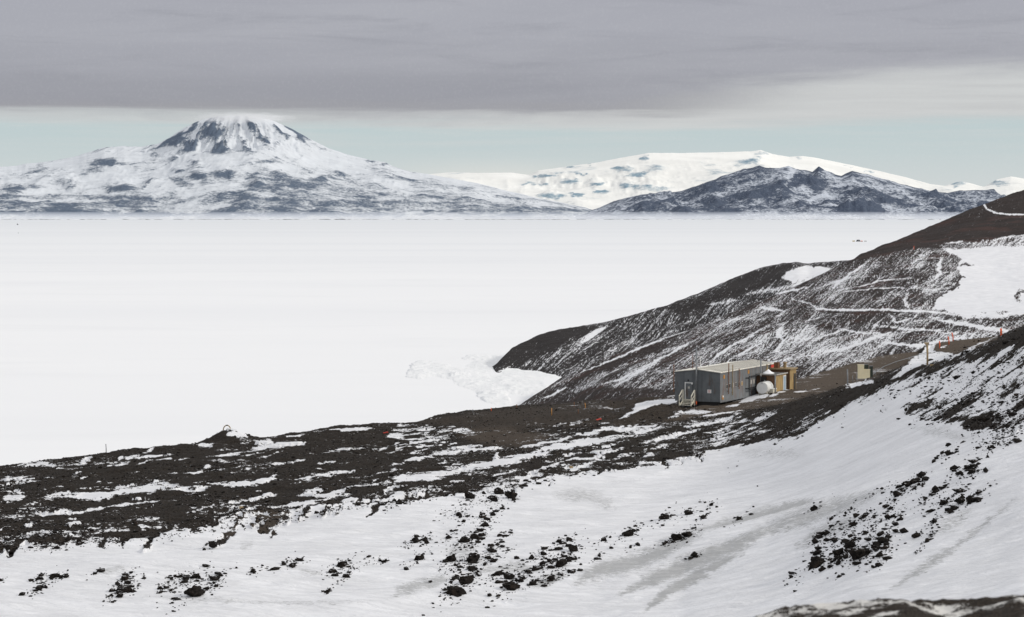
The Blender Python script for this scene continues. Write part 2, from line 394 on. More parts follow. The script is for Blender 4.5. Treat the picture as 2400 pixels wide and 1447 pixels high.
# ================================================================ FAR MOUNTAINS
def far(name, sil, rows, mp, mat, amp, cones=(), label=None, x0=None, x1=None, ridge_sc=1500., seed=1, step=2.4, nrow=46, gully=None, cb=(.55,.92), sj=1.1):
    """sil silhouette [(px,py)], rows [(fraction of height, distance)] from foot to crest"""
    sx = [p[0] for p in sil]; sy = [p[1] for p in sil]
    pxs = np.arange(sx[0], sx[-1]+1, step); top = np.interp(pxs, sx, sy)
    top = top+fbm(pxs/18, pxs*0, 3, seed)*sj
    base = 500+F*H/rows[0][1]
    fr = [r[0] for r in rows]; dd = [r[1] for r in rows]
    t = np.linspace(0, 1, nrow*3); D1 = np.interp(t, fr, dd)
    tp = top
    for _ in range(3): tp = box_smooth(tp, 12, 0)
    PY = base+(tp-base)[None]*t[:, None]+(top-tp)[None]*sstep(cb[0], cb[1], t)[:, None]; PX = np.broadcast_to(pxs, PY.shape); D = np.broadcast_to(D1[:, None], PY.shape)
    P = W(PX, PY, D)
    X, Y, Z = P[..., 0], P[..., 1], P[..., 2]
    env = sstep(0, .08, t)*(1-sstep(.72, 1.0, t)); env = env[:, None]*np.clip((base-top)/60, .08, 1)[None]
    r1 = ridged(X/ridge_sc, Y/ridge_sc*.8, 5, seed, .55)-.55
    dz = amp*r1*env
    for (cx_, cy_, r_, h_) in cones:
        q = np.hypot((PX-cx_)/r_, (PY-cy_)/(r_*.55)); dz += h_*.42*np.clip(1-q+.35*(vn(PX/9, PY/7, 5)-.5), 0, 1)**1.1*env
    gul = 0
    if gully:
        gcx, gcy, gy1 = gully; ang = (PX-gcx)/(PY-gcy+25)
        gul = fbm(ang*6.5+fbm(PX/40, PY/30, 3, 5)*.5, PY/38, 4, seed+3, .62)*sstep(gy1, gy1-45, PY); dz += gul*130*sstep(1, .9, t)[:, None]*sstep(0, .1, t)[:, None]
    P[..., 2] += dz; P[..., 1] += dz*0.3
    # back slope down to the ground
    last = P[-1:].copy(); b1 = last.copy(); b1[..., 1] += 1500; b1[..., 2] = b1[..., 2]*.8; b2 = last.copy(); b2[..., 1] += 9000; b2[..., 2] = -20
    P = np.concatenate([P, b1, b2], 0)
    vx, vy = PROJ(P); c = mp.get(np.clip(vx, -490, 2890), np.clip(vy, 201, 1690))
    if gully: c[:-2] -= gul*1.7
    # snow lies in hollows, rock shows on crests
    c[:-2] -= np.clip(r1, -.3, .4)*.8*np.maximum(env, .3)
    pt = fbm(X/420, (Z*3+Y)/900, 4, seed+9); c[:-2] -= np.clip(pt, -.15, .5)*.55
    cover = np.stack([c, np.zeros_like(c), np.zeros_like(c)], -1)
    o = grid_obj(name, P, mat, cover)
    if label: tag(o, label, 'mountain')
    return o

def discovery():
    sil = [(-500,405),(-200,398),(0,391),(40,389),(60,384),(120,378),(170,369),(245,346),(290,343),(330,344),(370,337),(395,324),(430,302),(455,288),(480,279),(510,274),(550,271),(590,273),(620,278),(645,285),(670,296),(700,311),(730,328),(770,348),(815,363),(870,376),(900,380),(925,391),(960,402),(1040,415),(1120,430),(1200,450),(1260,464),(1330,478),(1370,486),(1388,492),(1410,500),(1450,508)]
    m = Map(.95)
    m.poly([(-400,448),(60,455),(330,462),(480,455),(700,462),(900,470),(1100,478),(1400,490),(1400,520),(-400,520)], .50, 10)
    m.poly([(600,390),(760,395),(900,430),(980,460),(700,470),(560,440)], .70, 16)
    m.poly([(900,395),(1100,440),(1390,490),(1000,470)], .78, 14)
    for p in ([(380,336),(455,288),(500,284),(470,300),(440,325),(410,342)], [(440,320),(500,295),(540,300),(525,330),(500,360),(440,357),(432,345)], [(690,305),(730,330),(790,358),(760,352),(700,322)], [(598,322),(625,318),(630,335),(605,335)], [(645,290),(660,300),(680,330),(668,330),(640,300)]):
        m.poly(p, .30, 14)
    m.stroke([(560,300),(545,340)], 8, .9, 6); m.stroke([(470,300),(450,335)], 5, .95, 4); m.stroke([(500,335),(490,358)], 4, .9, 4)
    m.stroke([(480,284),(560,284),(650,300)], 20, .66, 18)
    for (x, y, rx, ry) in [(90,395,26,8),(160,430,30,12),(80,437,12,5),(280,440,40,10),(30,442,28,7),(355,435,17,15),(362,362,9,7),(410,373,10,7),(455,380,16,7),(418,400,18,7),(468,413,18,8),(525,408,22,10),(430,432,26,8),(600,435,18,8),(655,415,22,9),(715,402,18,7),(755,420,22,8),(790,405,20,7),(565,335,9,8),(580,352,13,8),(510,350,14,12),(700,370,12,6),(250,382,28,6),(620,380,25,5),(540,455,40,6),(870,378,12,3),(905,384,16,3),(200,460,60,4)]:
        m.ell(x, y, rx, ry, .38, .8)
    m.poly([(80,474),(200,466),(270,470),(170,477)], .9, 4); m.stroke([(0,470),(60,468),(120,473)], 5, .85); m.stroke([(440,488),(520,484),(570,483)], 4, .95, 3)
    m.stroke([(-100,488),(180,498)], 5, .75); m.poly([(360,412),(395,400),(412,445),(370,458),(320,455),(345,440)], 1, 6)
    m.poly([(195,420),(240,400),(245,432),(180,440)], .95, 8); m.poly([(310,350),(360,345),(340,380),(260,372)], .98, 10)
    m.stroke([(-200,503),(60,500),(300,505),(700,503),(1350,500)], 10, .33, 6)
    cones = [(160,432,36,150),(280,438,45,140),(90,396,30,90),(362,364,14,120),(455,382,22,90),(355,436,24,140),(525,410,30,120),(468,414,24,100),(600,436,26,140),(655,416,30,130),(715,404,26,110),(755,422,30,120),(790,406,26,110),(420,402,24,90),(410,374,16,80),(1020,452,20,70),(880,440,24,80),(700,372,18,70),(30,440,34,110)]
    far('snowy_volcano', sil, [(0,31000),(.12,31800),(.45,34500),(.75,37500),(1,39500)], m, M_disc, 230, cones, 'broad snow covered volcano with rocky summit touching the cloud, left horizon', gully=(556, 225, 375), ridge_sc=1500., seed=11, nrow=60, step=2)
discovery()
def darkmt():
    sil = [(1350,512),(1380,497),(1440,472),(1500,456),(1560,452),(1595,449),(1640,434),(1680,418),(1740,397),(1762,393),(1780,388),(1795,393),(1830,393),(1848,388),(1866,396),(1905,403),(1919,390),(1938,402),(1972,412),(1998,401),(2040,411),(2065,418),(2110,430),(2180,447),(2220,452),(2250,447),(2325,445),(2345,458),(2420,480),(2700,500)]
    m = Map(.43)
    m.stroke([(1862,396),(1838,425),(1800,450),(1765,480)], 24, 1.0, 16); m.stroke([(1700,470),(1740,440),(1790,408)], 12, .8, 10); m.stroke([(1940,412),(1990,440),(2060,460)], 12, .75, 12); m.stroke([(1900,430),(1930,450),(1900,478)], 18, .85, 16); m.stroke([(1690,430),(1780,410),(1850,400)], 10, .6, 10)
    m.poly([(1700,420),(1790,395),(1830,405),(1790,440),(1740,440)], .5, 12)
    m.poly([(1860,405),(1900,410),(1950,440),(1900,460),(1850,440)], .12, 12); m.poly([(1700,455),(1850,420),(1800,470),(1680,475)], .2, 20)
    m.poly([(1900,455),(2060,430),(2200,460),(2150,490),(2050,470)], .48, 20); m.ell(2200,470,50,8,.7); m.ell(1880,450,30,14,.55)
    m.poly([(2060,478),(2100,492),(2200,498),(2300,490),(2250,475),(2150,480)], .62, 10)
    m.ell(2018,489,54,15,-.25,.4); m.stroke([(2060,478),(2095,492),(2140,498)], 8, 1.0, 6); m.ell(1919,394,14,7,.05,.3); m.ell(1995,406,30,7,.15,.4)
    m.stroke([(1500,470),(1600,462),(1700,470)], 8, .5, 8)
    cones = [(2018,492,62,330),(2000,415,50,120),(2290,455,60,90)]
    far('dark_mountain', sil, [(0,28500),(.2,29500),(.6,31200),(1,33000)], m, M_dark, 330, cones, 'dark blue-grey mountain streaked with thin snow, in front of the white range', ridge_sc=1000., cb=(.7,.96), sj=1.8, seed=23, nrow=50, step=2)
darkmt()
def whitemt():
    sil = [(700,470),(960,420),(1000,409),(1060,404),(1130,406),(1200,405),(1240,411),(1262,400),(1330,391),(1400,381),(1450,371),(1520,359),(1600,359),(1700,357),(1760,355),(1783,352),(1810,361),(1850,368),(1880,366),(1910,370),(1950,378),(2000,388),(2060,401),(2120,415),(2180,432),(2215,436),(2250,425),(2280,431),(2310,440),(2335,421),(2370,414),(2400,419),(2450,432),(2700,455)]
    m = Map(.98)
    for (x, y, rx, ry) in [(1510,372,14,7),(1465,397,20,6),(1495,408,22,5),(1440,392,20,4),(1290,411,25,5),(1260,415,14,5),(1335,425,26,5),(1400,430,24,4),(1370,408,14,3),(1460,432,26,6),(1410,452,18,4),(1290,462,28,6),(1350,455,24,4),(1520,443,50,7),(1250,430,30,4),(1780,362,20,5),(1740,378,20,6),(1770,374,16,8),(1730,388,12,5),(1680,370,30,3),(1870,372,14,3),(1990,390,12,3),(2040,402,14,3),(2250,432,20,6),(2345,432,24,8),(1380,384,9,2),(1340,391,7,2)]:
        m.ell(x, y, rx, ry, .42, .6)
    m.poly([(1590,372),(1700,365),(1760,385),(1640,392)], .8, 20)
    cones = [(1290,412,40,260),(1465,398,30,160),(1510,373,24,140),(1335,426,34,160),(1400,431,34,160),(1460,434,34,160),(1290,463,34,200),(1520,446,60,200),(1770,372,30,200)]
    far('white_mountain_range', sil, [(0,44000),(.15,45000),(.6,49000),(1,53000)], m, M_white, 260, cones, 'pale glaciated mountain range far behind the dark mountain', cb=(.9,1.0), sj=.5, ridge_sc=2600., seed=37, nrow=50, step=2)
whitemt()

def cap_cloud():
    m = bpy.data.materials.new('summit cloud'); m.use_nodes = True; t = m.node_tree; t.nodes.clear()
    class _M: node_tree = t
    n = NT(_M); o = n.new('ShaderNodeOutputMaterial'); v = n.new('ShaderNodeVolumeScatter'); v.inputs['Color'].default_value = (.90,.90,.93,1)
    tc = n.new('ShaderNodeTexCoord').outputs['Object']
    L_ = n.new('ShaderNodeVectorMath', operation='LENGTH'); n.l.new(tc, L_.inputs[0])
    ns = n.noise(n.mapping(tc, (2.6, 2, 1.6)), 1.6, 4, .6)
    d = n.math('MULTIPLY', n.ss(n.math('SUBTRACT', n.math('ADD', n.math('SUBTRACT', 1, L_.outputs['Value']), n.math('MULTIPLY', ns, 1.1)), .62), 0, .7), .0016)
    n.l.new(d, v.inputs['Density']); n.l.new(v.outputs[0], o.inputs['Volume'])
    vv, f = ico(3); c = W(566, 277, 38600)
    ob = mesh_np('cap_cloud', vv, f, m); ob.location = tuple(c); ob.scale = (1000, 1300, 105)
    tag(ob, 'soft grey cloud cap hiding the summit of the snowy volcano', 'cloud', kind='structure')

# low bank of blown snow haze along the foot of the mountains
def haze():
    m = bpy.data.materials.new('drifting ice haze'); m.use_nodes = True; t = m.node_tree; t.nodes.clear()
    o = t.nodes.new('ShaderNodeOutputMaterial'); v = t.nodes.new('ShaderNodeVolumeScatter')
    v.inputs['Color'].default_value = (.50,.53,.61,1); v.inputs['Density'].default_value = .0020; v.inputs['Anisotropy'].default_value = 0
    t.links.new(v.outputs[0], o.inputs['Volume'])
    for k, (hgt, y0) in enumerate([(31, 26700), (43, 27000), (55, 27300), (68, 27600), (84, 27900)]):
        mb = MB(); mb.box(-16000, 18000, y0, y0+260, 2, hgt)
        ob = mb.build('haze', m); tag(ob, ['lowest haze bank over the far edge of the sea ice', 'second haze bank, a little higher', 'third haze bank at the foot of the mountains', 'fourth haze bank, reaching up the mountain foot', 'tallest thin haze bank against the mountain foot'][k], 'haze', kind='structure')
haze()
CAP = True

# ================================================================ CAPES (middle distance)
def cape():
    cols = {1120:[(905,1040),(880,1085),(872,1095),(870,1100)], 1150:[(905,1040),(876,1080),(866,1092),(864,1096)], 1165:[(905,1030),(872,1060),(856,1092),(854,1105)], 1200:[(915,1020),(868,1078),(815,1118),(813,1135)],
            1260:[(925,1010),(873,1066),(790,1150),(788,1170)], 1320:[(935,1000),(885,1032),(776,1165),(774,1185)], 1400:[(940,980),(870,1040),(760,1180),(758,1200)],
            1480:[(930,980),(850,1060),(741,1192),(739,1210)], 1560:[(900,990),(815,1080),(715,1200),(713,1220)], 1640:[(880,1000),(780,1100),(689,1210),(687,1235)], 1700:[(850,1010),(750,1100),(664,1220),(662,1240)],
            1790:[(810,1020),(710,1110),(630,1240),(628,1260)], 1830:[(790,1020),(690,1110),(621,1245),(619,1262)], 1870:[(780,1020),(675,1110),(618,1250),(616,1270)], 1895:[(770,1020),(670,1110),(623,1252),(620,1270)],
            1960:[(760,1020),(650,1120),(617,1255),(614,1275)], 2010:[(750,1020),(650,1120),(612,1260),(609,1280)], 2200:[(750,1020),(650,1120),(625,1260),(622,1280)]}
    cols = {k: v+[(v[-1][0]+40, v[-1][1]+130)] for k, v in cols.items()}
    pxs = np.arange(1120, 2200, 1.8); P = strip(cols, pxs, [30, 150, 12, 10], 4, 2)
    X, Y = P[..., 0], P[..., 1]
    P[..., 2] += fbm(X/24, Y/60, 5, 8)*1.3+(ridged(X/60-Y/150, Y/26, 4, 66)-.5)*2.0
    m = Map(.30)
    m.poly([(1140,840),(1200,800),(1340,765),(1420,762),(1340,800),(1230,850),(1150,870)], .02, 16)
    m.stroke([(1330,820),(1370,795),(1425,764)], 11, .95, 6, .5); m.stroke([(1250,868),(1330,820),(1370,790)], 30, .44, 24); m.stroke([(1330,880),(1420,835),(1520,775)], 22, .42, 20)
    m.poly([(1828,650),(1855,634),(1885,623),(1905,624),(1955,630),(1915,650),(1880,668),(1840,676),(1858,664)], 1.1, 6, .6)
    m.stroke([(1740,690),(1830,678),(1910,650)], 10, .7, 10); m.poly([(1560,720),(1700,668),(1790,632),(1870,620),(1820,655),(1720,700),(1600,740)], .08, 14)
    m.stroke([(1650,715),(1740,700)], 9, .6, 9)
    m.stroke([(1170,872),(1250,878),(1325,888)], 12, .6, 10)
    vx, vy = PROJ(P); c = m.get(vx, vy)+fbm((X-.2*Y)/12, Y/80, 3, 4)*.12-.03; z = np.zeros_like(c)
    tag(grid_obj('far_cape', P, M_cape, np.stack([c, z, z], -1)), 'dark cape running down to the sea ice behind the nearer hillside', 'headland')
cape()
HEAD = {}
def headland():
    cols = {1120:[(1150,690),(1080,760),(1010,830),(1000,880),(998,895)], 1205:[(1110,700),(1020,790),(985,840),(956,866),(955,880)], 1260:[(1100,680),(1010,790),(960,840),(923,880),(922,895)], 1330:[(1090,660),(985,780),(930,840),(884,900),(883,915)], 1400:[(1060,640),(950,750),(900,830),(852,915),(851,930)],
            1480:[(1010,620),(925,720),(870,820),(822,930),(821,945)], 1560:[(1000,600),(915,700),(850,810),(793,940),(792,955)], 1640:[(1000,570),(905,680),(830,800),(765,950),(764,965)],
            1720:[(1000,550),(895,670),(810,800),(732,965),(731,980)], 1800:[(990,530),(880,660),(790,800),(700,980),(699,995)], 1900:[(975,525),(865,655),(760,810),(656,1000),(655,1015)],
            1990:[(960,520),(850,650),(730,820),(612,1020),(611,1035)], 2060:[(945,520),(840,645),(722,812),(596,1020),(579,1100)], 2140:[(930,520),(820,640),(710,800),(583,1020),(543,1150)],
            2200:[(925,515),(812,636),(708,795),(584,1015),(520,1170)], 2260:[(918,510),(805,632),(705,790),(584,1010),(491,1190)], 2300:[(912,508),(800,630),(703,787),(584,1008),(474,1210)],
            2340:[(908,504),(795,625),(702,784),(583,1005),(456,1225)], 2400:[(900,500),(790,620),(700,780),(580,1000),(435,1250)], 2600:[(890,490),(770,610),(680,770),(560,990),(370,1290)], 2900:[(880,480),(750,600),(650,760),(530,980),(300,1330)]}
    cols = {k: v+[(v[-1][0]+60, v[-1][1]+160)] for k, v in cols.items()}
    pxs = np.arange(1120, 2900, 1.9); P = strip(cols, pxs, [24, 90, 170, 90, 8], 5, 3)
    X, Y = P[..., 0], P[..., 1]
    P[..., 2] += fbm(X/20, Y/38, 5, 18)*1.0+(ridged(X/70-Y/240, Y/22, 4, 6)-.5)*1.5
    m = Map(.37)
    m.poly([(1200,960),(1330,882),(1480,820),(1640,764),(1800,698),(1900,655),(1990,612),(2080,590),(1990,650),(1850,700),(1700,760),(1500,840),(1340,905),(1230,965)], .22, 20)
    m.poly([(1880,690),(1990,640),(2140,590),(2215,590),(2250,640),(2190,700),(2130,722),(1960,722)], .36, 14)
    m.poly([(1560,800),(1700,745),(1850,690),(1880,720),(1760,790),(1600,850)], .40, 20)
    m.poly([(1740,800),(1860,760),(2000,760),(2330,790),(2330,830),(1900,880),(1740,850)], .46, 22)
    # upper cinder cone
    m.poly([(1985,613),(2080,560),(2200,500),(2400,400),(2900,200),(2900,560),(2400,578),(2250,583),(2140,580),(2060,600)], -.06, 5, .4)
    m.poly([(2190,575),(2330,560),(2420,545),(2420,580),(2230,590)], .38, 8)
    m.stroke([(2210,570),(2265,566)], 4, .95, 3, .4); m.stroke([(2325,578),(2342,560),(2370,555),(2420,548)], 5, .8, 5, .6)
    m.stroke([(2306,478),(2312,490),(2335,500),(2370,503),(2450,504)], 3.4, 1.2, 2, .15, False)
    # big snowfield
    m.poly([(2218,588),(2300,583),(2400,580),(2700,565),(2700,740),(2400,735),(2345,742),(2260,738),(2185,722),(2205,700),(2245,672),(2262,652),(2245,625),(2262,606)], 2.2, 10, 1.2)
    m.ell(2268,622,19,5,.25); m.ell(2265,650,7,2.5,.3); m.ell(2245,675,8,3,.3); m.ell(2385,690,16,22,.45,.6); m.ell(2345,732,26,6,.5,.7); m.ell(2300,735,12,4,.5,.7)
    for p, w in [([(2208,598),(2200,622),(2206,640),(2178,662)], 7), ([(2130,675),(2120,700),(2126,722)], 8), ([(2155,668),(2130,680)], 5), ([(2030,618),(2000,638),(1965,662),(1940,682)], 5), ([(1855,696),(1862,705),(1900,712),(1912,725),(1960,728),(2060,726),(2160,729),(2280,744),(2410,741)], 4.5),
                 ([(1750,700),(1830,686),(1900,672)], 3), ([(2000,675),(2060,660),(2150,650)], 3), ([(1980,685),(2040,677),(2120,676)], 2.5), ([(1935,826),(1990,815),(2060,788),(2085,778)], 7), ([(1840,760),(1822,785),(1838,800)], 9), ([(1836,795),(1815,830)], 6), ([(1780,720),(1840,730)], 7), ([(1345,880),(1440,842),(1540,800),(1620,770)], 5),
                 ([(1640,860),(1720,810),(1800,762)], 5), ([(1470,880),(1560,835),(1640,790)], 4), ([(2080,735),(2100,755),(2140,745)], 5), ([(2030,760),(2120,772),(2220,775)], 4), ([(2180,745),(2300,768),(2380,780)], 8), ([(1960,770),(2010,780),(2070,782)], 4), ([(1900,800),(1980,770)], 4),
                 ([(2050,800),(2150,812),(2260,790)], 7), ([(1400,905),(1480,880),(1540,850)], 4), ([(1700,850),(1790,800)], 4), ([(1270,935),(1340,905)], 4)]:
        m.stroke(p, w*.85, 1.15, max(2.5, w*.7), .7)
    m.stroke([(1912,730),(1960,733),(2060,731),(2160,734)], 4, .1, 3, .3); m.stroke([(2290,751),(2410,749)], 3, .1, 2, .3)
    m.ell(1930,712,26,10,.22); m.ell(2135,690,20,16,.2); m.ell(1930,765,22,8,.2); m.ell(2080,775,28,6,.2)
    # low dark skirt by the pad
    m.poly([(1260,945),(1400,905),(1560,915),(1620,912),(1620,960),(1260,975)], .10, 10)
    vx, vy = PROJ(P)
    low = fbm((X-.28*Y)/11, Y/60, 4, 9)*.34; net = ridged(X/16+Y/100, Y/30, 3, 77); c = m.get(np.clip(vx, -400, 2890), vy)
    c = c+low*np.where((c > .2) & (c < .8), 1, .3)+np.where((c > .3) & (c < .7), sstep(.78, .93, net)*.28, 0)-.05
    red = sstep(900, 1100, Y)*sstep(2000, 2300, vx)*sstep(620, 560, vy)*.35
    tag(grid_obj('hillside', P, M_head, np.stack([c, c*0, red*0+sstep(.3,.0,c)*0], -1)), 'brown cinder hillside with snow streaks and footpaths rising to the right', 'hillside')
headland()

# ================================================================ NEAR GROUND
def rowcols():
    K = {}
    #           r0           r1           r2          r3 bank top   r4            r5            r6 crest
    K[-500] = [(1700,118),(1500,150),(1360,168),(1265,182),(1215,205),(1180,225),(1165,250)]
    K[0]    = [(1680,118),(1447,150),(1330,168),(1240,186),(1165,215),(1125,238),(1092,262)]
    K[120]  = [(1678,118),(1447,150),(1325,168),(1232,187),(1158,216),(1112,241),(1074,265)]
    K[300]  = [(1675,118),(1447,150),(1320,168),(1220,189),(1140,220),(1090,245),(1048,268)]
    K[480]  = [(1672,118),(1447,150),(1315,168),(1205,191),(1122,224),(1070,250),(1031,272)]
    K[600]  = [(1670,118),(1447,150),(1310,168),(1195,193),(1110,228),(1060,253),(1023,275)]
    K[700]  = [(1670,118),(1447,150),(1306,168),(1185,195),(1100,231),(1048,257),(1007,280)]
    K[820]  = [(1668,118),(1447,150),(1300,168),(1172,197),(1086,234),(1036,262),(989,284)]
    K[905]  = [(1666,118),(1447,150),(1296,168),(1165,199),(1080,236),(1035,262),(985,287)]
    K[935]  = [(1666,118),(1447,150),(1295,168),(1162,199),(1076,237),(1030,264),(988,288)]
    K[1020] = [(1665,118),(1447,150),(1290,168),(1152,202),(1066,239),(1020,266),(978,292)]
    K[1100] = [(1664,118),(1447,150),(1286,168),(1145,204),(1056,241),(1010,268),(968,297)]
    K[1205] = [(1662,118),(1447,150),(1280,168),(1130,208),(1042,243),(998,270),(957,303)]
    K[1300] = [(1660,117),(1447,149),(1275,168),(1112,212),(1026,246),(988,271),(952,306)]
    K[1400] = [(1660,116),(1447,148),(1268,168),(1098,215),(1012,249),(977,272),(945,305)]
    K[1500] = [(1660,114),(1447,146),(1260,168),(1082,219),(998,252),(966,272),(934,303)]
    K[1600] = [(1660,112),(1447,144),(1250,167),(1062,223),(984,254),(958,268),(922,303)]
    K[1700] = [(1660,110),(1447,140),(1240,165),(1030,228),(965,258),(948,272),(912,303)]
    K[1800] = [(1660,108),(1447,136),(1225,163),(985,232),(945,263),(927,280),(902,305)]
    K[1870] = [(1660,106),(1447,133),(1210,161),(950,233),(935,268),(912,292),(886,316)]
    K[1960] = [(1660,104),(1447,129),(1190,158),(916,228),(922,277),(895,304),(858,338)]
    K[2020] = [(1660,103),(1447,127),(1170,156),(896,224),(905,292),(880,318),(842,350)]
    K[2060] = [(1660,102),(1447,126),(1155,155),(880,221),(890,303),(862,330),(832,358)]
    K[2110] = [(1660,101),(1447,125),(1140,154),(864,216),(876,314),(848,342),(826,364)]
    K[2150] = [(1660,100),(1447,124),(1130,153),(852,212),(864,324),(840,350),(822,369)]
    K[2200] = [(1660,99),(1447,123),(1115,152),(838,208),(850,336),(826,358),(801,378)]
    K[2260] = [(1660,98),(1447,122),(1100,151),(818,203),(832,345),(812,365),(794,384)]
    K[2340] = [(1660,96),(1447,120),(1075,150),(790,196),(812,352),(800,370),(786,390)]
    K[2400] = [(1660,95),(1447,118),(1060,149),(765,192),(800,356),(790,374),(780,394)]
    K[2600] = [(1660,92),(1447,114),(1000,147),(700,186),(780,360),(770,380),(760,400)]
    K[2900] = [(1660,90),(1447,110),(940,145),(620,180),(740,360),(730,380),(720,400)]
    def tail(v):
        py, d = v[-1]
        z = -(py-500)/F*d
        def pyz(z, d): return 500-z*F/d
        return v+[(pyz(z-5, d+16), d+16), (pyz(max(z-28, -72), d+75), d+75)]
    return {k: tail(v) for k, v in K.items()}
T1 = {}
def polymask(px, py, pts, soft):
    m = Map(0, min(p[0] for p in pts)-60, max(p[0] for p in pts)+60, min(p[1] for p in pts)-60, max(p[1] for p in pts)+60, 2)
    m.poly(pts, 1, soft, .5)
    ins = (px > m.x0) & (px < m.x0+m.nx*2-2) & (py > m.y0) & (py < m.y0+m.ny*2-2)
    return np.where(ins, m.get(px, py), 0)
def near_ground():
    cols = rowcols(); pxs = np.arange(-500, 2900, 2.4)
    counts = [40, 110, 110, 110, 80, 70, 10, 10]
    P = strip(cols, pxs, counts, 5, 4)
    X, Y = P[..., 0].copy(), P[..., 1].copy()
    vx, vy = PROJ(P)
    padf0 = polymask(vx, vy+8, [(960,985),(1100,968),(1210,954),(1300,948),(1420,940),(1440,965),(1380,985),(1240,1000),(1140,1003),(1000,994)], 12)
    # arch mound
    q = W(530, 1030, 271); r = np.hypot((X-q[0])/2.6, (Y-q[1])/3.5); P[..., 2] += 1.12*np.exp(-r**2*1.5)
    # pad edge and berm
    P[..., 2] += padf0*.5
    P[..., 2] += polymask(vx, vy, [(1440,990),(1480,962),(1520,948),(1590,955),(1600,975),(1520,985)], 18)*.55
    vx, vy = PROJ(P)
    # ---------- snow cover
    m = Map(.07)
    L = [(-500,1345),(0,1290),(60,1270),(110,1262),(200,1262),(330,1262),(400,1235),(480,1240),(560,1215),(650,1225),(700,1190),(800,1192),(900,1172),(1000,1163),(1100,1150),(1200,1150),(1250,1138),(1320,1115),(1450,1095),(1560,1078),(1650,1066),(1720,1045),(1780,1040),(1880,1030),(1905,1002),(1990,962),(2060,930),(2120,908),(2200,885),(2330,850),(2400,825),(2900,600)]
    m.poly(L+[(2900,1700),(-500,1700)], 2.6, 46, 2.4)
    # mixed fringes above the snow line
    m.poly([(-500,1300),(0,1262),(200,1240),(420,1205),(560,1190),(640,1200),(560,1225),(430,1240),(330,1272),(200,1272),(60,1285),(-500,1360)], .30, 16)
    m.poly([(850,1190),(1000,1150),(1150,1128),(1300,1095),(1500,1060),(1640,1030),(1780,985),(1870,962),(1950,935),(1990,945),(1985,968),(1900,1000),(1860,1030),(1720,1042),(1560,1085),(1300,1122),(1100,1158),(950,1180)], .20, 16)
    m.poly([(1640,1010),(1780,970),(1850,965),(1700,1035),(1650,1030)], .26, 14)
    m.poly([(2100,975),(2150,920),(2260,880),(2400,830),(2900,640),(2900,960),(2400,1000),(2330,1010),(2200,1000)], .56, 26)
    m.poly([(1960,935),(2060,890),(2200,850),(2340,800),(2400,775),(2900,600),(2900,640),(2400,812),(2300,838),(2200,868),(2080,905),(1990,948)], .08, 12)
    m.poly([(2060,905),(2160,875),(2300,835),(2400,800),(2400,850),(2250,880),(2140,915)], .58, 16)
    for p, w, v in [([(2095,962),(2150,950),(2210,940),(2290,922)], 15, .2), ([(2200,935),(2300,900),(2400,862)], 9, .3), ([(2240,1002),(2290,985),(2340,965)], 18, .15), ([(2330,960),(2400,920)], 10, .25), ([(2158,1000),(2192,990)], 7, .1), ([(2320,1045),(2400,1000)], 12, .45), ([(2270,1062),(2330,1030)], 8, .6), ([(2040,975),(2100,960)], 4, .5)]:
        m.stroke(p, w, v, w*.8)
    # rock tongues running down the bank
    for p, w in [([(12,1312),(30,1290),(60,1260)], 11), ([(60,1280),(90,1255)], 9), ([(135,1285),(150,1262)], 9), ([(180,1280),(200,1265)], 7), ([(235,1282),(245,1268)], 6), ([(330,1300),(350,1272),(372,1238)], 9), ([(495,1285),(522,1266),(560,1225)], 11), ([(602,1252),(640,1226),(672,1208)], 14), ([(630,1262),(645,1240)], 6), ([(455,1235),(490,1215),(510,1200)], 10),
                 ([(855,1218),(880,1196),(900,1180)], 9), ([(930,1182),(950,1168)], 8), ([(700,1222),(720,1205)], 5), ([(300,1245),(330,1250)], 10), ([(1190,1165),(1215,1150)], 8), ([(1085,1170),(1110,1152)], 8)]:
        m.stroke(p, w*1.7, .02, w*1.0, 1.2)
    lr = random.Random(12)
    for _ in range(95):
        x = lr.uniform(-60, 1700) if lr.random() < .6 else lr.uniform(-60, 760); y = np.interp(x, [p[0] for p in L], [p[1] for p in L])-6
        ln = lr.uniform(8, 42); a = lr.uniform(.5, 1.2); w = lr.uniform(3, 9)
        m.stroke([(x, y-8), (x-ln*math.cos(a)*.6, y+ln*math.sin(a)*.6), (x-ln*math.cos(a), y+ln*math.sin(a))], w*1.4, lr.choice([.02, .1, .4]), w, 1.6)
    for _ in range(120):
        x = lr.uniform(-100, 1500); yt = np.interp(x, [0, 500, 900, 1300], [1105, 1045, 1040, 1045]); yb = np.interp(x, [p[0] for p in L], [p[1] for p in L])-25
        y = lr.uniform(yt, yb); ln = lr.uniform(20, 95); m.stroke([(x, y), (x+ln*.5, y-ln*.05), (x+ln, y-ln*.17)], lr.uniform(1.0, 2.8), lr.uniform(.6, 1.1), 2.4, .8)
    for _ in range(20):
        x = lr.uniform(-60, 1650); y = np.interp(x, [p[0] for p in L], [p[1] for p in L])-lr.uniform(8, 30); ln = lr.uniform(14, 60)
        m.stroke([(x, y), (x+ln, y-ln*.22)], lr.uniform(4, 11), 1.15, 5, 1.6)
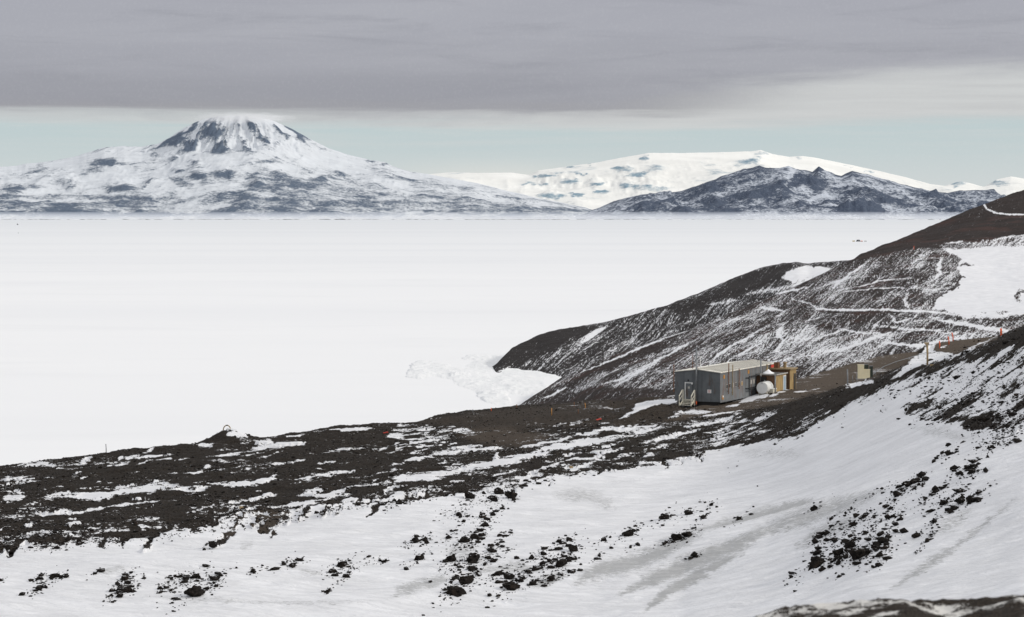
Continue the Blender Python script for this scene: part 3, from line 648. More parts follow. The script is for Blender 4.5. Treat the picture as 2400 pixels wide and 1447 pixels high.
    # plateau snow patches
    sn = [([(25,1100),(60,1092),(100,1090),(150,1098)], 9), ([(250,1093),(275,1078),(350,1068),(415,1067)], 3.4), ([(320,1087),(415,1070)], 3.4), ([(340,1064),(362,1049)], 5), ([(485,1071),(560,1060),(640,1047),(725,1036)], 7), ([(455,1098),(500,1092)], 5), ([(455,1045),(505,1040)], 7), ([(600,1041),(645,1037)], 8),
          ([(668,1028),(715,1015)], 6), ([(770,1008),(815,1006),(875,1003)], 7), ([(755,1062),(800,1056),(860,1050)], 6), ([(690,1122),(760,1112),(830,1100)], 5), ([(95,1182),(130,1166),(200,1166),(300,1152),(380,1138),(450,1150),(530,1128)], 14), ([(5,1172),(60,1160)], 16), ([(40,1206),(120,1208),(220,1192),(330,1178),(430,1166)], 5),
          ([(535,1138),(600,1130),(650,1116)], 10), ([(680,1156),(760,1160),(850,1138),(900,1120)], 5), ([(520,1187),(600,1168),(655,1150)], 6), ([(620,1195),(700,1180),(790,1160)], 7), ([(770,1168),(850,1146),(940,1126),(1050,1106),(1150,1087),(1260,1062),(1330,1045),(1400,1031),(1480,1016),(1560,1000)], 15), ([(1220,1046),(1275,1038),(1345,1022)], 7), ([(1340,1022),(1420,1009),(1540,997)], 6),
          ([(910,1090),(1000,1070),(1080,1055),(1175,1047)], 6), ([(1156,1085),(1166,1058)], 7), ([(905,1062),(960,1050)], 5), ([(920,1045),(1010,1036),(1060,1028)], 4), ([(1500,1042),(1590,1020),(1650,1004)], 8), ([(1240,1112),(1330,1082),(1400,1070)], 7), ([(1600,1000),(1700,984),(1745,966)], 5), ([(150,1120),(230,1112)], 5), ([(0,1122),(60,1118)], 5), ([(210,1135),(270,1128)], 4),
          ([(740,1085),(800,1078)], 4), ([(1000,1020),(1040,1012)], 4), ([(430,1115),(480,1108)], 4), ([(880,1110),(930,1100)], 5), ([(1290,1000),(1340,994),(1390,985)], 5), ([(1400,1000),(1440,992)], 4), ([(1420,935),(1470,932)], 3), ([(1330,953),(1380,950)], 3), ([(185,1085),(215,1075)], 4)]
    for p, w in sn: m.stroke(p, w*1.05, 1.12, max(4, w*.9), .9)
    m.poly([(898,1030),(935,992),(1000,998),(1090,1006),(1110,1014),(1050,1022),(960,1028)], .56, 10); m.stroke([(905,1031),(960,1028),(1050,1024)], 5, 1, 4)
    m.poly([(1448,984),(1482,960),(1508,936),(1545,932),(1586,933),(1586,944),(1545,950),(1500,966)], 1.2, 5, .5)
    m.stroke([(1545,938),(1590,935)], 3, .2, 3, .2)
    m.poly([(1560,978),(1600,960),(1650,948),(1695,950),(1700,962),(1640,968)], .62, 10, .6)
    m.poly([(1618,962),(1645,948),(1668,950),(1690,960)], 1.1, 6, .4)
    m.poly([(940,988),(1100,970),(1210,956),(1300,950),(1600,918),(1600,925),(1480,950),(1380,985),(1240,1000),(1140,1003),(1000,994)], .03, 6, .5)
    m.poly([(1230,946),(1400,915),(1600,905),(1600,930),(1450,945)], .16, 6, .5)
    m.poly([(1700,968),(1800,945),(1880,930),(1960,918),(2010,896),(2060,872),(2150,845),(2150,815),(2060,820),(1950,850),(1860,880),(1800,905),(1690,920),(1600,960)], .06, 8, .5)
    for p, w in [([(1730,944),(1770,936),(1806,927)], 7), ([(1800,933),(1850,920)], 2.2), ([(1855,926),(1895,919),(1925,911)], 2.5), ([(1640,978),(1700,968),(1745,962)], 4), ([(1740,938),(1790,930)], 5), ([(1870,882),(1880,878)], 4), ([(1700,955),(1735,948)], 4)]:
        m.stroke(p, w, 1.0, 3, .4)
    m.poly([(1966,910),(1990,900),(2046,892),(2046,898),(2010,908)], 1.2, 4, .3)
    m.poly([(2085,890),(2128,852),(2150,832),(2197,802),(2214,806),(2196,822),(2245,831),(2200,845),(2150,858),(2110,880)], 1.2, 5, .3)
    m.stroke([(2060,882),(2110,862),(2135,852)], 5, .1, 4, .4)
    m.poly([(2188,822),(2198,800),(2260,793),(2345,785),(2342,792),(2280,812),(2235,830)], 0, 4, .3); m.stroke([(2196,818),(2222,810)], 4, .9, 3, .4)
    m.stroke([(2230,838),(2290,808),(2350,786)], 3.5, .9, 3, .3)
    # mound with the arch
    m.poly([(530,1004),(548,1006),(575,1022),(580,1030),(555,1028),(535,1020)], 1.15, 4, .4)
    c = m.get(np.clip(vx, -490, 2890), np.clip(vy, 220, 1690))
    patch = fbm(X/7+3, Y/14, 4, 3)
    c = c+np.where(c < 1.0, patch*.35, 0)+np.where((c > .2) & (c < 2.2), fbm(X/1.9, Y/1.6, 4, 19, .6)*1.1, 0)
    # ---------- dirty ice on the bank
    g = Map(0)
    for p, w, v in [([(1440,1400),(1530,1362),(1620,1322),(1720,1285),(1830,1240)], 20, .8), ([(1500,1442),(1560,1392),(1650,1342),(1745,1300)], 14, .85), ([(1340,1372),(1420,1335),(1500,1318),(1580,1280),(1645,1252)], 30, .75), ([(1610,1245),(1740,1215),(1830,1190),(1930,1165)], 18, .75), ([(1740,1262),(1860,1225),(1960,1190),(2080,1150)], 28, .6), ([(2080,1390),(2150,1340),(2250,1270),(2390,1160)], 14, .55),
                    ([(915,1405),(980,1372),(1060,1358)], 24, .6), ([(1290,1160),(1380,1160),(1450,1195)], 24, .42), ([(1100,1350),(1200,1330),(1280,1340)], 16, .5), ([(1860,1290),(1930,1250),(2010,1220)], 20, .55), ([(300,1400),(600,1415),(900,1420)], 10, .35), ([(700,1330),(760,1345)], 12, .4), ([(1040,1300),(1120,1290)], 24, .45), ([(1240,1380),(1340,1350)], 12, .6), ([(2180,1250),(2290,1190)], 22, .4),
                    ([(1700,1060),(1900,1070)], 20, .3), ([(230,1350),(300,1335)], 12, .4), ([(560,1280),(600,1270)], 12, .4), ([(2120,1000),(2300,1030)], 16, .35)]:
        g.stroke(p, w*1.4, v, w*1.5, 1.4)
    dirt = g.get(np.clip(vx, -490, 2890), np.clip(vy, 220, 1690))
    # ---------- brown gravel (tracks and pads)
    b = Map(.12)
    b.poly([(940,988),(1100,970),(1210,956),(1300,950),(1600,918),(1700,915),(1860,880),(1950,850),(2060,820),(2150,815),(2150,845),(2060,872),(2010,896),(1960,918),(1880,932),(1800,948),(1700,972),(1500,1000),(1240,1005),(1000,994)], .35, 10)
    b.poly([(1560,985),(1700,930),(1860,878),(1950,850),(2060,820),(2150,815),(2150,845),(2010,900),(1880,935),(1740,965)], .9, 14)
    b.poly([(1880,900),(1960,870),(2080,830),(2140,826),(2050,862),(1960,900),(1880,925)], 1.15, 10)
    b.poly([(2185,822),(2198,798),(2260,791),(2350,783),(2342,794),(2280,814),(2235,832)], 1.1, 4)
    b.poly([(1050,1010),(1180,1000),(1290,1020),(1240,1045),(1130,1040)], .65, 20); b.poly([(560,1200),(680,1200),(640,1250),(560,1240)], .55, 14); b.ell(540,1240,30,20,.5)
    brown = b.get(np.clip(vx, -490, 2890), np.clip(vy, 220, 1690))
    # ---------- relief
    snowy = sstep(.6, 1.0, c); flat = sstep(.3, .9, brown)
    padf = polymask(vx, vy, [(960,985),(1100,968),(1210,954),(1300,948),(1420,940),(1440,965),(1380,985),(1240,1000),(1140,1003),(1000,994)], 12)
    flat = np.maximum(flat, padf)
    amp = (1-flat*.85)
    rough = fbm(X/1.1, Y/1.1, 4, 40, .6)*.20+fbm(X/5, Y/6, 4, 41)*.35
    snowr = fbm(X/9, Y/5, 4, 42)*.38+fbm(X/2.6, Y/1.3, 3, 47)*.045
    dz = (rough*(1-snowy)+snowr*snowy)*amp
    dz *= 1-sstep(0, 1, np.exp(-(((X-28)/9)**2+((Y-280)/12)**2))*2)*.8
    P[..., 2] += dz
    P[..., 2] += .55*np.exp(-(((X-30.4)/4.0)**2+((Y-287)/11)**2))           # gravel heaped along the annex
    q = W(1650, 956, 268); P[..., 2] += .28*np.exp(-(((X-q[0])/1.3)**2+((Y-q[1])/1.0)**2))
    # hollows melted around clusters keep the bank from looking ironed
    cover = np.stack([c, dirt, np.clip(brown, 0, 1.2)], -1)
    o = grid_obj('ground', P, M_near, cover)
    tag(o, 'volcanic scree plateau and snow bank in the foreground', 'ground')
    vx, vy = PROJ(P)
    n = P.shape[0]
    # keep the front-most sample for every direction
    T1.update(P=P, vx=vx, vy=vy, c=c, snowy=snowy, brown=brown)
    # visibility (front-most along each column)
    run = np.minimum.accumulate(vy, 0); T1['vis'] = vy <= run+1.5
near_ground()
def G(px, py, dmin=0, dmax=1e9):
    e = (T1['vx']-px)**2+(T1['vy']-py)**2+np.where(T1['vis'], 0, 400)+np.where((T1['P'][...,1] < dmin) | (T1['P'][...,1] > dmax), 1e6, 0)
    k = np.unravel_index(np.argmin(e), e.shape); return T1['P'][k]
def GZ(x, y):
    e = (T1['P'][..., 0]-x)**2+(T1['P'][..., 1]-y)**2; k = np.unravel_index(np.argmin(e), e.shape); return T1['P'][k][2]

# near ridge just below the camera
def near_ridge():
    xs = np.arange(-9, 12, .035); ys = np.concatenate([np.arange(-6, 12, .4), np.arange(12, 17.6, .03), np.geomspace(17.7, 110, 60)])
    Y, X = np.meshgrid(ys, xs, indexing='ij')
    # crest line as seen over the lower frame
    cx = np.array([-9, 0, .95, 1.35, 1.7, 2.0, 2.2, 2.5, 2.8, 3.0, 3.3, 3.6, 5, 12]); cpx = [1600, 1600, 1540, 1462, 1445, 1428, 1420, 1406, 1421, 1412, 1400, 1394, 1380, 1300]
    D0 = 16.0; crest = H-(np.interp(X, cx, cpx)-500)/F*D0
    t = (Y-D0)
    z = np.where(t < 0, crest+(H-1.75-crest)*np.clip(-t/14, 0, 1.4)**1.15, crest-np.clip(t, 0, 200)**1.0*.55)
    z = np.maximum(z, H-60)
    near = np.clip(1-np.abs(t)/3, 0, 1)
    rk = fbm(X/.13, Y/.13, 4, 71, .65)*.035+fbm(X/.6, Y/.6, 3, 72)*.05
    z = z+rk*(near+.15)
    P = np.stack([X, Y, z], -1); vx, vy = PROJ(np.maximum(P, [-1e9, .5, -1e9]))
    m = fbm(X/.35, Y/.22, 4, 73); c = .18+m*1.5+sstep(2150, 1700, vx)*.45
    c = c-sstep(.02, .06, rk)*.3
    tag(grid_obj('near_ridge', P, M_edge, np.stack([c, c*0, c*0+.1], -1)), 'blurred dark gravel edge with snow right below the viewpoint', 'ridge')
near_ridge()

# ================================================================ ROCKS
def ico(sub):
    import bmesh
    bm = bmesh.new(); bmesh.ops.create_icosphere(bm, subdivisions=sub, radius=1)
    v = np.array([p.co[:] for p in bm.verts]); f = np.array([[q.index for q in p.verts] for p in bm.faces]); bm.free(); return v, f
def rock_shape(sub, seed, rough=.35):
    v, f = ico(sub)
    r = np.random.RandomState(seed)
    for _ in range(7):                                  # chop flat facets
        nrm = r.normal(size=3); nrm /= np.linalg.norm(nrm); dd = r.uniform(.55, .85)
        k = v@nrm; v = v-np.outer(np.clip(k-dd, 0, None), nrm)
    n = vn(v[:, 0]*1.7+seed, v[:, 1]*1.7, seed, v[:, 2]*1.7)-.5+.5*(vn(v[:, 0]*4+seed, v[:, 1]*4, seed+5, v[:, 2]*4)-.5)+.3*(vn(v[:, 0]*9+seed, v[:, 1]*9, seed+9, v[:, 2]*9)-.5)
    v = v*(1+n*rough*1.6)[:, None]
    return v*[1.0, .85, .75], f
cap_cloud()
BM = []
for k in range(8):
    v, f = rock_shape(4, 100+k, .42)
    o = mesh_np('boulder_shape', v, f, M_rock, True); me = o.data; bpy.data.objects.remove(o); BM.append(me)
bould = [(1342,1288,26),(1470,1252,30),(1558,1213,26),(1613,1203,24),(1648,1212,16),(1667,1183,13),(1587,1260,30),(1612,1255,22),(1478,1284,9),(1398,1310,13),(1415,1267,14),(1632,1302,14),(1070,1387,42),(1100,1163,30),(1197,1163,30),(1167,1153,24),(1160,1172,16),(935,1180,20),(1130,1210,16),(1157,1205,18),(1137,1230,22),(1087,1223,14),(1077,1206,18),(975,1267,20),(1000,1272,14),(982,1308,24),(905,1315,10),(1090,1266,34),(1113,1260,24),(1127,1253,18),(1057,1310,26),(1113,1310,32),(1067,1325,12),(1107,1333,22),(1062,1357,16),(1093,1360,34),(1105,1352,16),(1168,1345,22),(1192,1353,24),(1197,1375,36),(1220,1362,16),(1250,1368,18),(1245,1307,20),(1273,1298,16),(1258,1333,22),(1315,1322,30),(1333,1315,13),(1293,1358,18),(1340,1342,10),(1287,1315,16),(1155,1315,16),(1157,1293,14),(1193,1290,9),(1310,1270,14),(1333,1265,14),(1052,1260,16),
 (1910,1193,20),(1731,1217,16),(1913,1321,44),(1917,1295,22),(1951,1317,14),(1964,1295,30),(1971,1306,14),(2015,1302,42),(1997,1279,30),(2030,1295,26),(2062,1302,24),(2064,1253,22),(2070,1268,30),(2059,1324,18),(2052,1282,20),(1957,1268,16),(1917,1255,10),(2026,1210,14),(2000,1230,18),(2104,1160,22),(2128,1135,24),(2143,1131,20),(2143,1146,12),(2088,1193,12),(2095,1211,12),(2106,1219,12),(2170,1170,14),(2194,1151,14),(2212,1179,24),(2215,1140,12),(2255,1149,12),(2248,1175,26),(2277,1173,28),(2232,1195,10),(2190,1222,18),(2270,1095,20),(2277,1106,18),(2248,1109,16),(2281,1120,8),(2221,1062,20),(2241,1060,9),(2197,1069,8),(2325,1047,14),(2357,996,10),(2368,1038,12),(2153,1253,10),(2163,1135,10),(1855,1353,10),(1775,1140,5),(1948,1217,10),
 (454,1390,42),(485,1380,14),(458,1352,22),(435,1357,16),(504,1357,24),(506,1373,12),(402,1357,12),(377,1380,14),(400,1384,10),(423,1352,12),(288,1382,30),(292,1357,22),(279,1396,20),(310,1386,12),(262,1396,10),(594,1340,16),(554,1332,7),(665,1321,14),(688,1323,14),(800,1323,26),(783,1340,14),(812,1352,16),(771,1384,9),(92,1380,16),(88,1357,12),(121,1355,12),(142,1355,10),(223,1344,10),(104,1282,14),(133,1285,16),(2,1361,10),(500,1277,22)]
def blabel(x, y, s):
    sz = 'large' if s >= 26 else ('medium' if s >= 15 else 'small')
    if x < 360: z = ('far left patch low on the snow bank', 'far left')
    elif x < 620: z = ('left cluster low on the snow bank', 'left')
    elif x < 850: z = ('sparse group left of the middle of the bank', 'left of middle')
    elif x < 1230 and y < 1240: z = ('group right under the scree edge in mid bank', 'under the scree edge')
    elif x < 1345: z = ('wide boulder field in the middle of the bank', 'middle')
    elif x < 1760: z = ('string of rocks beside the grey ice streaks', 'beside grey ice streaks')
    elif x < 2120 and y > 1225: z = ('dense pile in the right of the snow bank', 'right pile')
    elif y < 1125: z = ('loose rocks at the upper right of the bank', 'upper right')
    else: z = ('scatter above the dense pile on the right', 'above right pile')
    return sz+' black lava boulder, '+z[0], 'boulders in snow, '+z[1]+', '+sz
special = {(1342,1288): 'tall upright black boulder standing alone at the right of the middle field', (1070,1387): 'broad black boulder lowest of all in the middle field', (1913,1321): 'long rounded black boulder lowest and leftmost of the dense right pile', (454,1390): 'broad flat black boulder lowest in the left cluster', (1731,1217): 'lone small boulder between two grey ice streaks', (1855,1353): 'tiny lone rock low below the dense right pile', (1775,1140): 'tiny lone rock on the bare snow high on the bank', (935,1180): 'round boulder just fallen clear of the scree edge', (771,1384): 'small lone rock low on the bank left of the middle field'}
for i, (x, y, s) in enumerate(bould):
    g = G(x, y+s*.15); k = s/F*g[1]*.54
    o = bpy.data.objects.new('boulder', BM[i % 8]); COL.objects.link(o)
    o.location = (g[0], g[1], g[2]+k*.28); o.scale = (k*random.uniform(.85, 1.1), k*random.uniform(.8, 1.1), k*random.uniform(.8, 1.05))
    o.rotation_euler = (random.uniform(-.4, .4), random.uniform(-.4, .4), random.uniform(0, 6.28))
    if (x, y) in special: tag(o, special[(x, y)], 'boulder')
    else:
        l, gr = blabel(x, y, s); tag(o, l, 'boulder', gr)

def rubble():
    base = [rock_shape(1, 300+k, .5) for k in range(6)]
    tiny = [rock_shape(1, 400+k, .5) for k in range(3)]
    pts = []
    P, vx, vy, c, vis = T1['P'], T1['vx'], T1['vy'], T1['c'], T1['vis']
    onscr = vis & (vx > -150) & (vx < 2550) & (vy < 1480)
    # (a) fringe and scree
    w = np.exp(-((c-.48)/.25)**2)*1.2+np.where(c < .45, .45, 0)
    w *= (1-sstep(.3, .9, T1['brown'])*.9); w *= onscr*(P[..., 1] < 300)
    w *= (P[..., 1]/200)**-1.0
    w *= np.where(vn(P[..., 0]/3, P[..., 1]/5, 61) > .45, 1, .25)
    w[-22:] = 0; p = (w/w.sum()).ravel()
    idx = RNG.choice(p.size, 30000, p=p)
    Pf = P.reshape(-1, 3)
    for q in Pf[idx]:
        s = min(.21, .042*(RNG.pareto(3.0)+1)); pts.append((q[0]+RNG.uniform(-.1,.1), q[1]+RNG.uniform(-.1,.1), q[2], s))
    # (b) chips around boulders, strung out down-slope
    for (x, y, s) in bould:
        if s < 9: continue
        for _ in range(int(s*1.6)):
            u = RNG.normal(); a = RNG.normal()*s*1.0; bb = RNG.normal()*s*.4
            dx = a*.85-bb*.3; dy = -a*.45+bb
            pts.append((x+dx, y+dy, None, min(.34, .05*(RNG.pareto(2.2)+1))))
    for (x0, y0, x1, y1, n_, sp_) in [(2145,1300,2200,1235,60,4),(1900,1290,2010,1190,90,8),(1960,1280,2080,1210,140,14),(1940,1320,2080,1280,120,12),(1140,1290,1200,1245,60,6),(940,1285,1010,1260,50,6),(1030,1215,1150,1165,80,12),(1930,1255,2060,1200,80,10),(2090,1175,2160,1120,70,8),(2100,1200,2300,1140,60,18),(2230,1110,2300,1100,60,10),(1180,1370,1240,1340,50,6),(1270,1370,1330,1340,60,8),(1560,1275,1640,1245,70,7),
                                      (1080,1290,1130,1250,90,14),(1060,1340,1130,1300,90,14),(1280,1340,1330,1300,70,10),(265,1395,310,1350,80,10),(380,1375,510,1360,110,16),(780,1345,830,1325,60,12),(70,1395,130,1350,60,12),(860,1320,900,1315,24,8),(2290,1060,2400,990,260,16),(2280,1015,2400,950,260,18),(2150,990,2400,900,260,24),(2000,1180,2110,1130,40,6),(1700,1100,2000,960,30,14),(0,1290,200,1275,120,9),(200,1275,430,1255,110,9),(430,1250,700,1215,110,9),(700,1205,1000,1172,110,8),(1000,1165,1300,1125,110,8),(1300,1120,1650,1070,110,8),(600,1345,650,1330,14,6),(660,1325,710,1318,30,6),(2120,880,2400,860,120,22),(2050,930,2300,880,160,16),(2150,840,2400,790,200,16)]:
        for _ in range(n_):
            t = RNG.uniform(); pts.append((x0+(x1-x0)*t+RNG.normal()*sp_, y0+(y1-y0)*t+RNG.normal()*sp_*.6, None, min(.3, .05*(RNG.pareto(2.4)+1))))
    # fast lookup of ground for the pixel-described ones
    cell = {}
    ii = np.argwhere(onscr)
    kx = (vx[onscr]//3).astype(int); ky = (vy[onscr]//3).astype(int)
    for (a, b_), u, v in zip(ii, kx, ky): cell[(u, v)] = (a, b_)
    V = []; Fc = []; n = 0
    for (x, y, z, s) in pts:
        if z is None:
            x += RNG.uniform(-2, 2); y += RNG.uniform(-2, 2); k = cell.get((int(x//3), int(y//3))) or cell.get((int(x//3), int(y//3)+1)) or cell.get((int(x//3)+1, int(y//3)))
            if k is None: continue
            q = P[k]; x, y, z = q[0]+RNG.uniform(-.1,.1), q[1]+RNG.uniform(-.1,.1), q[2]
        v, f = base[RNG.randint(6)]
        a = RNG.uniform(0, 6.28); ca, sa = math.cos(a), math.sin(a)
        vv = v*s*[RNG.uniform(.8,1.5), RNG.uniform(.7,1.1), RNG.uniform(.6,1.0)]
        vv = np.stack([vv[:,0]*ca-vv[:,1]*sa, vv[:,0]*sa+vv[:,1]*ca, vv[:,2]], 1)+[x, y, z+s*.25]
        V.append(vv); Fc.append(f+n); n += len(v)
    o = mesh_np('lava_rubble', np.concatenate(V), np.concatenate(Fc), M_rock, False)
    tag(o, 'loose black lava stones strewn over the scree and snow', 'rubble', kind='stuff')
rubble()

# ================================================================ THE HUT
M_wall_shade = simple('grey metal with painted shade', (.125,.136,.143), .6, .1, .14, 1.2, (.10,.075,.062))  # darker than the side cladding: end wall's shade put into the colour
def cladding(name, col, rust, amt):
    m, n, b = newmat(name)
    tc = n.new('ShaderNodeTexCoord').outputs['Object']
    s = n.new('ShaderNodeSeparateXYZ'); n.l.new(tc, s.inputs[0])
    v = n.noise(tc, 1.3, 5, .6); c = n.mix(n.ss(v, .3, .7), tuple(x*.85 for x in col), tuple(x*1.15 for x in col))
    r = n.noise(n.mapping(tc, (1.6, 1.6, .28)), 1.1, 7, .72); c = n.mix(n.math('MULTIPLY', n.ss(r, amt, amt+.14), .75), c, rust)
    # panel seams every 0.62 m along the wall
    u = n.math('ADD', s.outputs[0], s.outputs[1]); seam = n.math('FRACT', n.math('MULTIPLY', u, 1.0/1.15))
    line = n.math('SUBTRACT', 1, n.ss(n.math('ABSOLUTE', n.math('SUBTRACT', seam, .5)), .004, .022))
    c = n.mix(n.math('MULTIPLY', line, .6), c, (.03,.03,.032))
    n.l.new(c, b.inputs['Base Color']); b.inputs['Roughness'].default_value = .6
    rib = n.math('SINE', n.math('MULTIPLY', u, 42.0)); n.l.new(n.bump(rib, .12, .02), b.inputs['Normal'])
    return m
M_clad = cladding('weathered grey cladding', (.165,.176,.184), (.16,.10,.08), .49)
M_roof = cladding('cream metal roofing', (.84,.81,.72), (.62,.57,.48), .74)
def ply(name, col, dark):
    m, n, b = newmat(name); tc = n.new('ShaderNodeTexCoord').outputs['Object']
    v = n.noise(n.mapping(tc, (5, 5, .6)), 1.3, 6, .7); c = n.mix(n.ss(v, .3, .72), col, dark)
    n.l.new(c, b.inputs['Base Color']); b.inputs['Roughness'].default_value = .8; return m
M_ply = ply('weathered plywood', (.50,.36,.16), (.20,.12,.055)); M_plyshade = ply('plywood with painted shade', (.16,.085,.042), (.09,.05,.028))  # second, darker plywood has the end walls' shade painted into its colour
M_tan = simple('tan timber', (.30,.22,.12), .8, 0, .3, 4); M_rust = simple('rusty steel', (.17,.075,.035), .85, 0, .35, 5)
M_grey = simple('galvanised steel', (.20,.21,.22), .5, .4, .2, 4); M_white = simple('white paint', (.76,.76,.74), .5, 0, .05, 3)
M_cream = simple('cream paint', (.80,.72,.50), .6, 0, .05, 2); M_green = simple('dark green paint', (.022,.032,.026), .5, 0, .2, 3)
M_orange = simple('orange marker paint', (.75,.13,.04), .6, 0, .15, 4); M_ochre = simple('ochre cover plate', (.52,.25,.06), .6, 0, .15, 4)
M_black = simple('black pipe', (.014,.014,.014), .5, 0, .2, 4); M_glass = simple('window glass', (.03,.035,.04), .15, 0, .2, 2); M_frame = simple('pale window frame', (.42,.40,.37), .6, 0, .1, 4)
M_wood = simple('pale timber steps', (.62,.59,.50), .75, 0, .12, 5, (.42,.36,.28)); M_blue = simple('pale blue door paint', (.32,.42,.52), .5, 0, .08, 3); M_dark = simple('dark doorway panel', (.02,.019,.018), .7, 0, .2, 3)
M_snow = simple('drifted snow', (.84,.84,.86), .8, 0, .04, 3); M_conc = simple('concrete slab', (.28,.27,.26), .9, 0, .2, 4); M_tar = simple('dark tar roofing', (.05,.048,.045), .8, 0, .4, 2, (.55,.54,.52))
M_red = simple('red plastic', (.60,.05,.03), .5, 0, .15, 4); M_yellow = simple('yellow paint', (.70,.50,.06), .5, 0, .15, .5); M_navy = simple('charcoal blue paint', (.03,.034,.05), .5, 0, .2, .5)

HX, HY, HR = 23.3, 270.0, math.radians(65); HZ = H-21.15
def hl(l, off, z=0):
    """hut coordinates to world: l along the long side, off outwards from it"""
    return (HX+math.cos(HR)*l+math.sin(HR)*off, HY+math.sin(HR)*l-math.cos(HR)*off, HZ+z)
def hut():
    r = empty('research_hut', (HX, HY, HZ), HR, 'long grey metal clad hut with low cream gable roof and rusty side wall', 'hut')
    Lh, Wd, Hh, Pk = 18.7, 5.4, 3.28, 3.58
    # gabled front and back walls, side walls as one shell
    mb = MB(); mb.prism([(0,0),(Wd,0),(Wd,Hh),(Wd/2,Pk),(0,Hh)], 'x', 0, Lh); mb.build('wall', M_clad, r)
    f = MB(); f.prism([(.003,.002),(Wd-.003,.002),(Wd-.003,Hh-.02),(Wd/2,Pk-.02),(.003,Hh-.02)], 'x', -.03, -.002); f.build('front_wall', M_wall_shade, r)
    for k in range(1, 5):
        s = MB(); s.box(-.045, -.031, k*Wd/5-.012, k*Wd/5+.012, .02, Hh-.02); s.build('panel_seam', M_dark, r)
    rf = MB()
    for sgn in (0, 1):
        y0, y1 = (-.12, Wd/2) if sgn == 0 else (Wd/2, Wd+.12)
        z0, z1 = (Hh-.01, Pk+.005) if sgn == 0 else (Pk+.005, Hh-.01)
        rf.prism([(y0,z0),(y1,z1),(y1,z1+.09),(y0,z0+.09)], 'x', -.16, Lh+.16)
    ro = rf.build('roof', M_roof, r)
    for k in range(1, 31):
        s = MB(); x = k*Lh/31; s.prism([(-.12,Hh+.082),(Wd/2,Pk+.097),(Wd/2,Pk+.135),(-.12,Hh+.12)], 'x', x-.02, x+.02)
        s.build('roof_seam', M_frame, ro)
    c = MB(); c.box(-.17, Lh+.17, Wd/2-.12, Wd/2+.12, Pk+.10, Pk+.15); c.build('ridge_cap', M_frame, ro)
    k_ = MB()
    for x in np.linspace(.3, Lh-.3, 9): k_.box(x-.12, x+.12, .25, Wd-.25, -.55, -.002)
    k_.box(.1, Lh-.1, .35, .6, -.22, -.003); k_.box(.1, Lh-.1, Wd-.6, Wd-.35, -.22, -.003)
    k_.build('foundation_beams', M_dark, r)
    fl = MB(); fl.box(-.01, Lh+.01, -.05, -.002, -.06, .08); fl.build('base_flashing', M_grey, r)
    # door in the shaded end wall
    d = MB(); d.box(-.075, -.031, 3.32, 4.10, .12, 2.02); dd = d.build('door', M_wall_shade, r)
    MB().box(-.085, -.076, 3.60, 3.84, 1.42, 1.66).build('pane', M_frame, dd)
    fr = MB(); fr.box(-.11, -.031, 4.101, 4.20, .1, 2.15); fr.box(-.11, -.032, 3.25, 4.101, 2.03, 2.12); fr.build('door_frame', M_white, r)
    l = MB(); l.tube([(-.10,3.30,2.0),(-.42,3.22,2.0)], .08, 10); l.build('lamp', M_white, r)
    h = MB(); h.tube([(-.13,3.62,1.08),(-.13,3.75,1.08)], .02); h.tube([(-.08,3.65,1.08),(-.13,3.65,1.08)], .02); h.build('handle', M_dark, dd)
    MB().box(-.12, -.031, 3.72, 3.86, 2.25, 2.45).build('vent', M_dark, r)
    sg = MB(); sg.box(-.05, -.031, 1.05, 1.52, .98, 1.38); so = sg.build('sign', M_white, r)
    for rr, w in enumerate((.30, .22, .32)):
        MB().box(-.0545, -.0505, 1.285-w/2, 1.285+w/2, 1.27-rr*.1, 1.305-rr*.1).build('lettering', M_red, so)
    # side wall windows
    for (lx, wz, wm) in [(2.06,1.62,M_dark),(3.0,1.66,M_glass),(4.05,1.66,M_frame),(5.07,1.66,M_glass),(6.15,1.66,M_glass),(7.1,1.66,M_ply),(10.3,1.62,M_frame),(11.2,1.62,M_frame)]:
        w = MB(); w.box(lx-.26, lx+.26, -.05, -.002, wz-.24, wz+.24); wo = w.build('window', M_frame, r)
        MB().box(lx-.2, lx+.2, -.065, -.051, wz-.2, wz+.2).build('pane', wm, wo)
    for (lx, wz, w_, h_) in [(1.15,2.78,.22,.2),(9.4,2.85,.24,.2),(.75,.48,.22,.22)]:
        MB().box(lx-w_, lx+w_, -.06, -.002, wz-h_, wz+h_).build('cover_plate', M_ochre, r)
    MB().box(.6, .9, -.085, -.061, .5, .7).build('notice', M_white, r)
    MB().box(17.3, 18.5, -.05, -.002, 2.7, 3.2).build('red_panel', M_red, r)
    for (lx, z0, z1, mt) in [(2.35,.75,4.25,M_rust),(3.65,.55,4.0,M_tan),(5.8,1.1,3.45,M_rust),(9.6,.3,3.2,M_grey)]:
        t = MB(); t.tube([(lx,-.16,z0),(lx,-.16,z1)], .055 if mt is not M_grey else .03, 8); t.box(lx-.05,lx+.05,-.12,-.004,z0+.3,z0+.36); t.build('conduit', mt, r)
    p = MB(); p.tube([(11.9,-.45,2.38),(8.5,-.45,2.38),(8.4,-.45,2.28),(8.4,-.45,.95),(8.5,-.45,.85),(11.9,-.45,.85)], .07, 8)
    p.tube([(8.4,-.45,2.2),(8.4,-.02,2.2)], .05); p.tube([(8.4,-.45,1.0),(8.4,-.02,1.0)], .05); p.tube([(11.9,-.45,2.38),(11.9,-.02,2.38)], .06); p.tube([(8.45,-.45,1.06),(11.9,-.45,1.06)], .05)
    p.build('pipe_loop', M_black, r)
    g = MB(); g.tube([(-.14,5.5,1.0),(-.14,5.5,4.1)], .06, 8); g.build('corner_rod', M_rust, r)
hut()

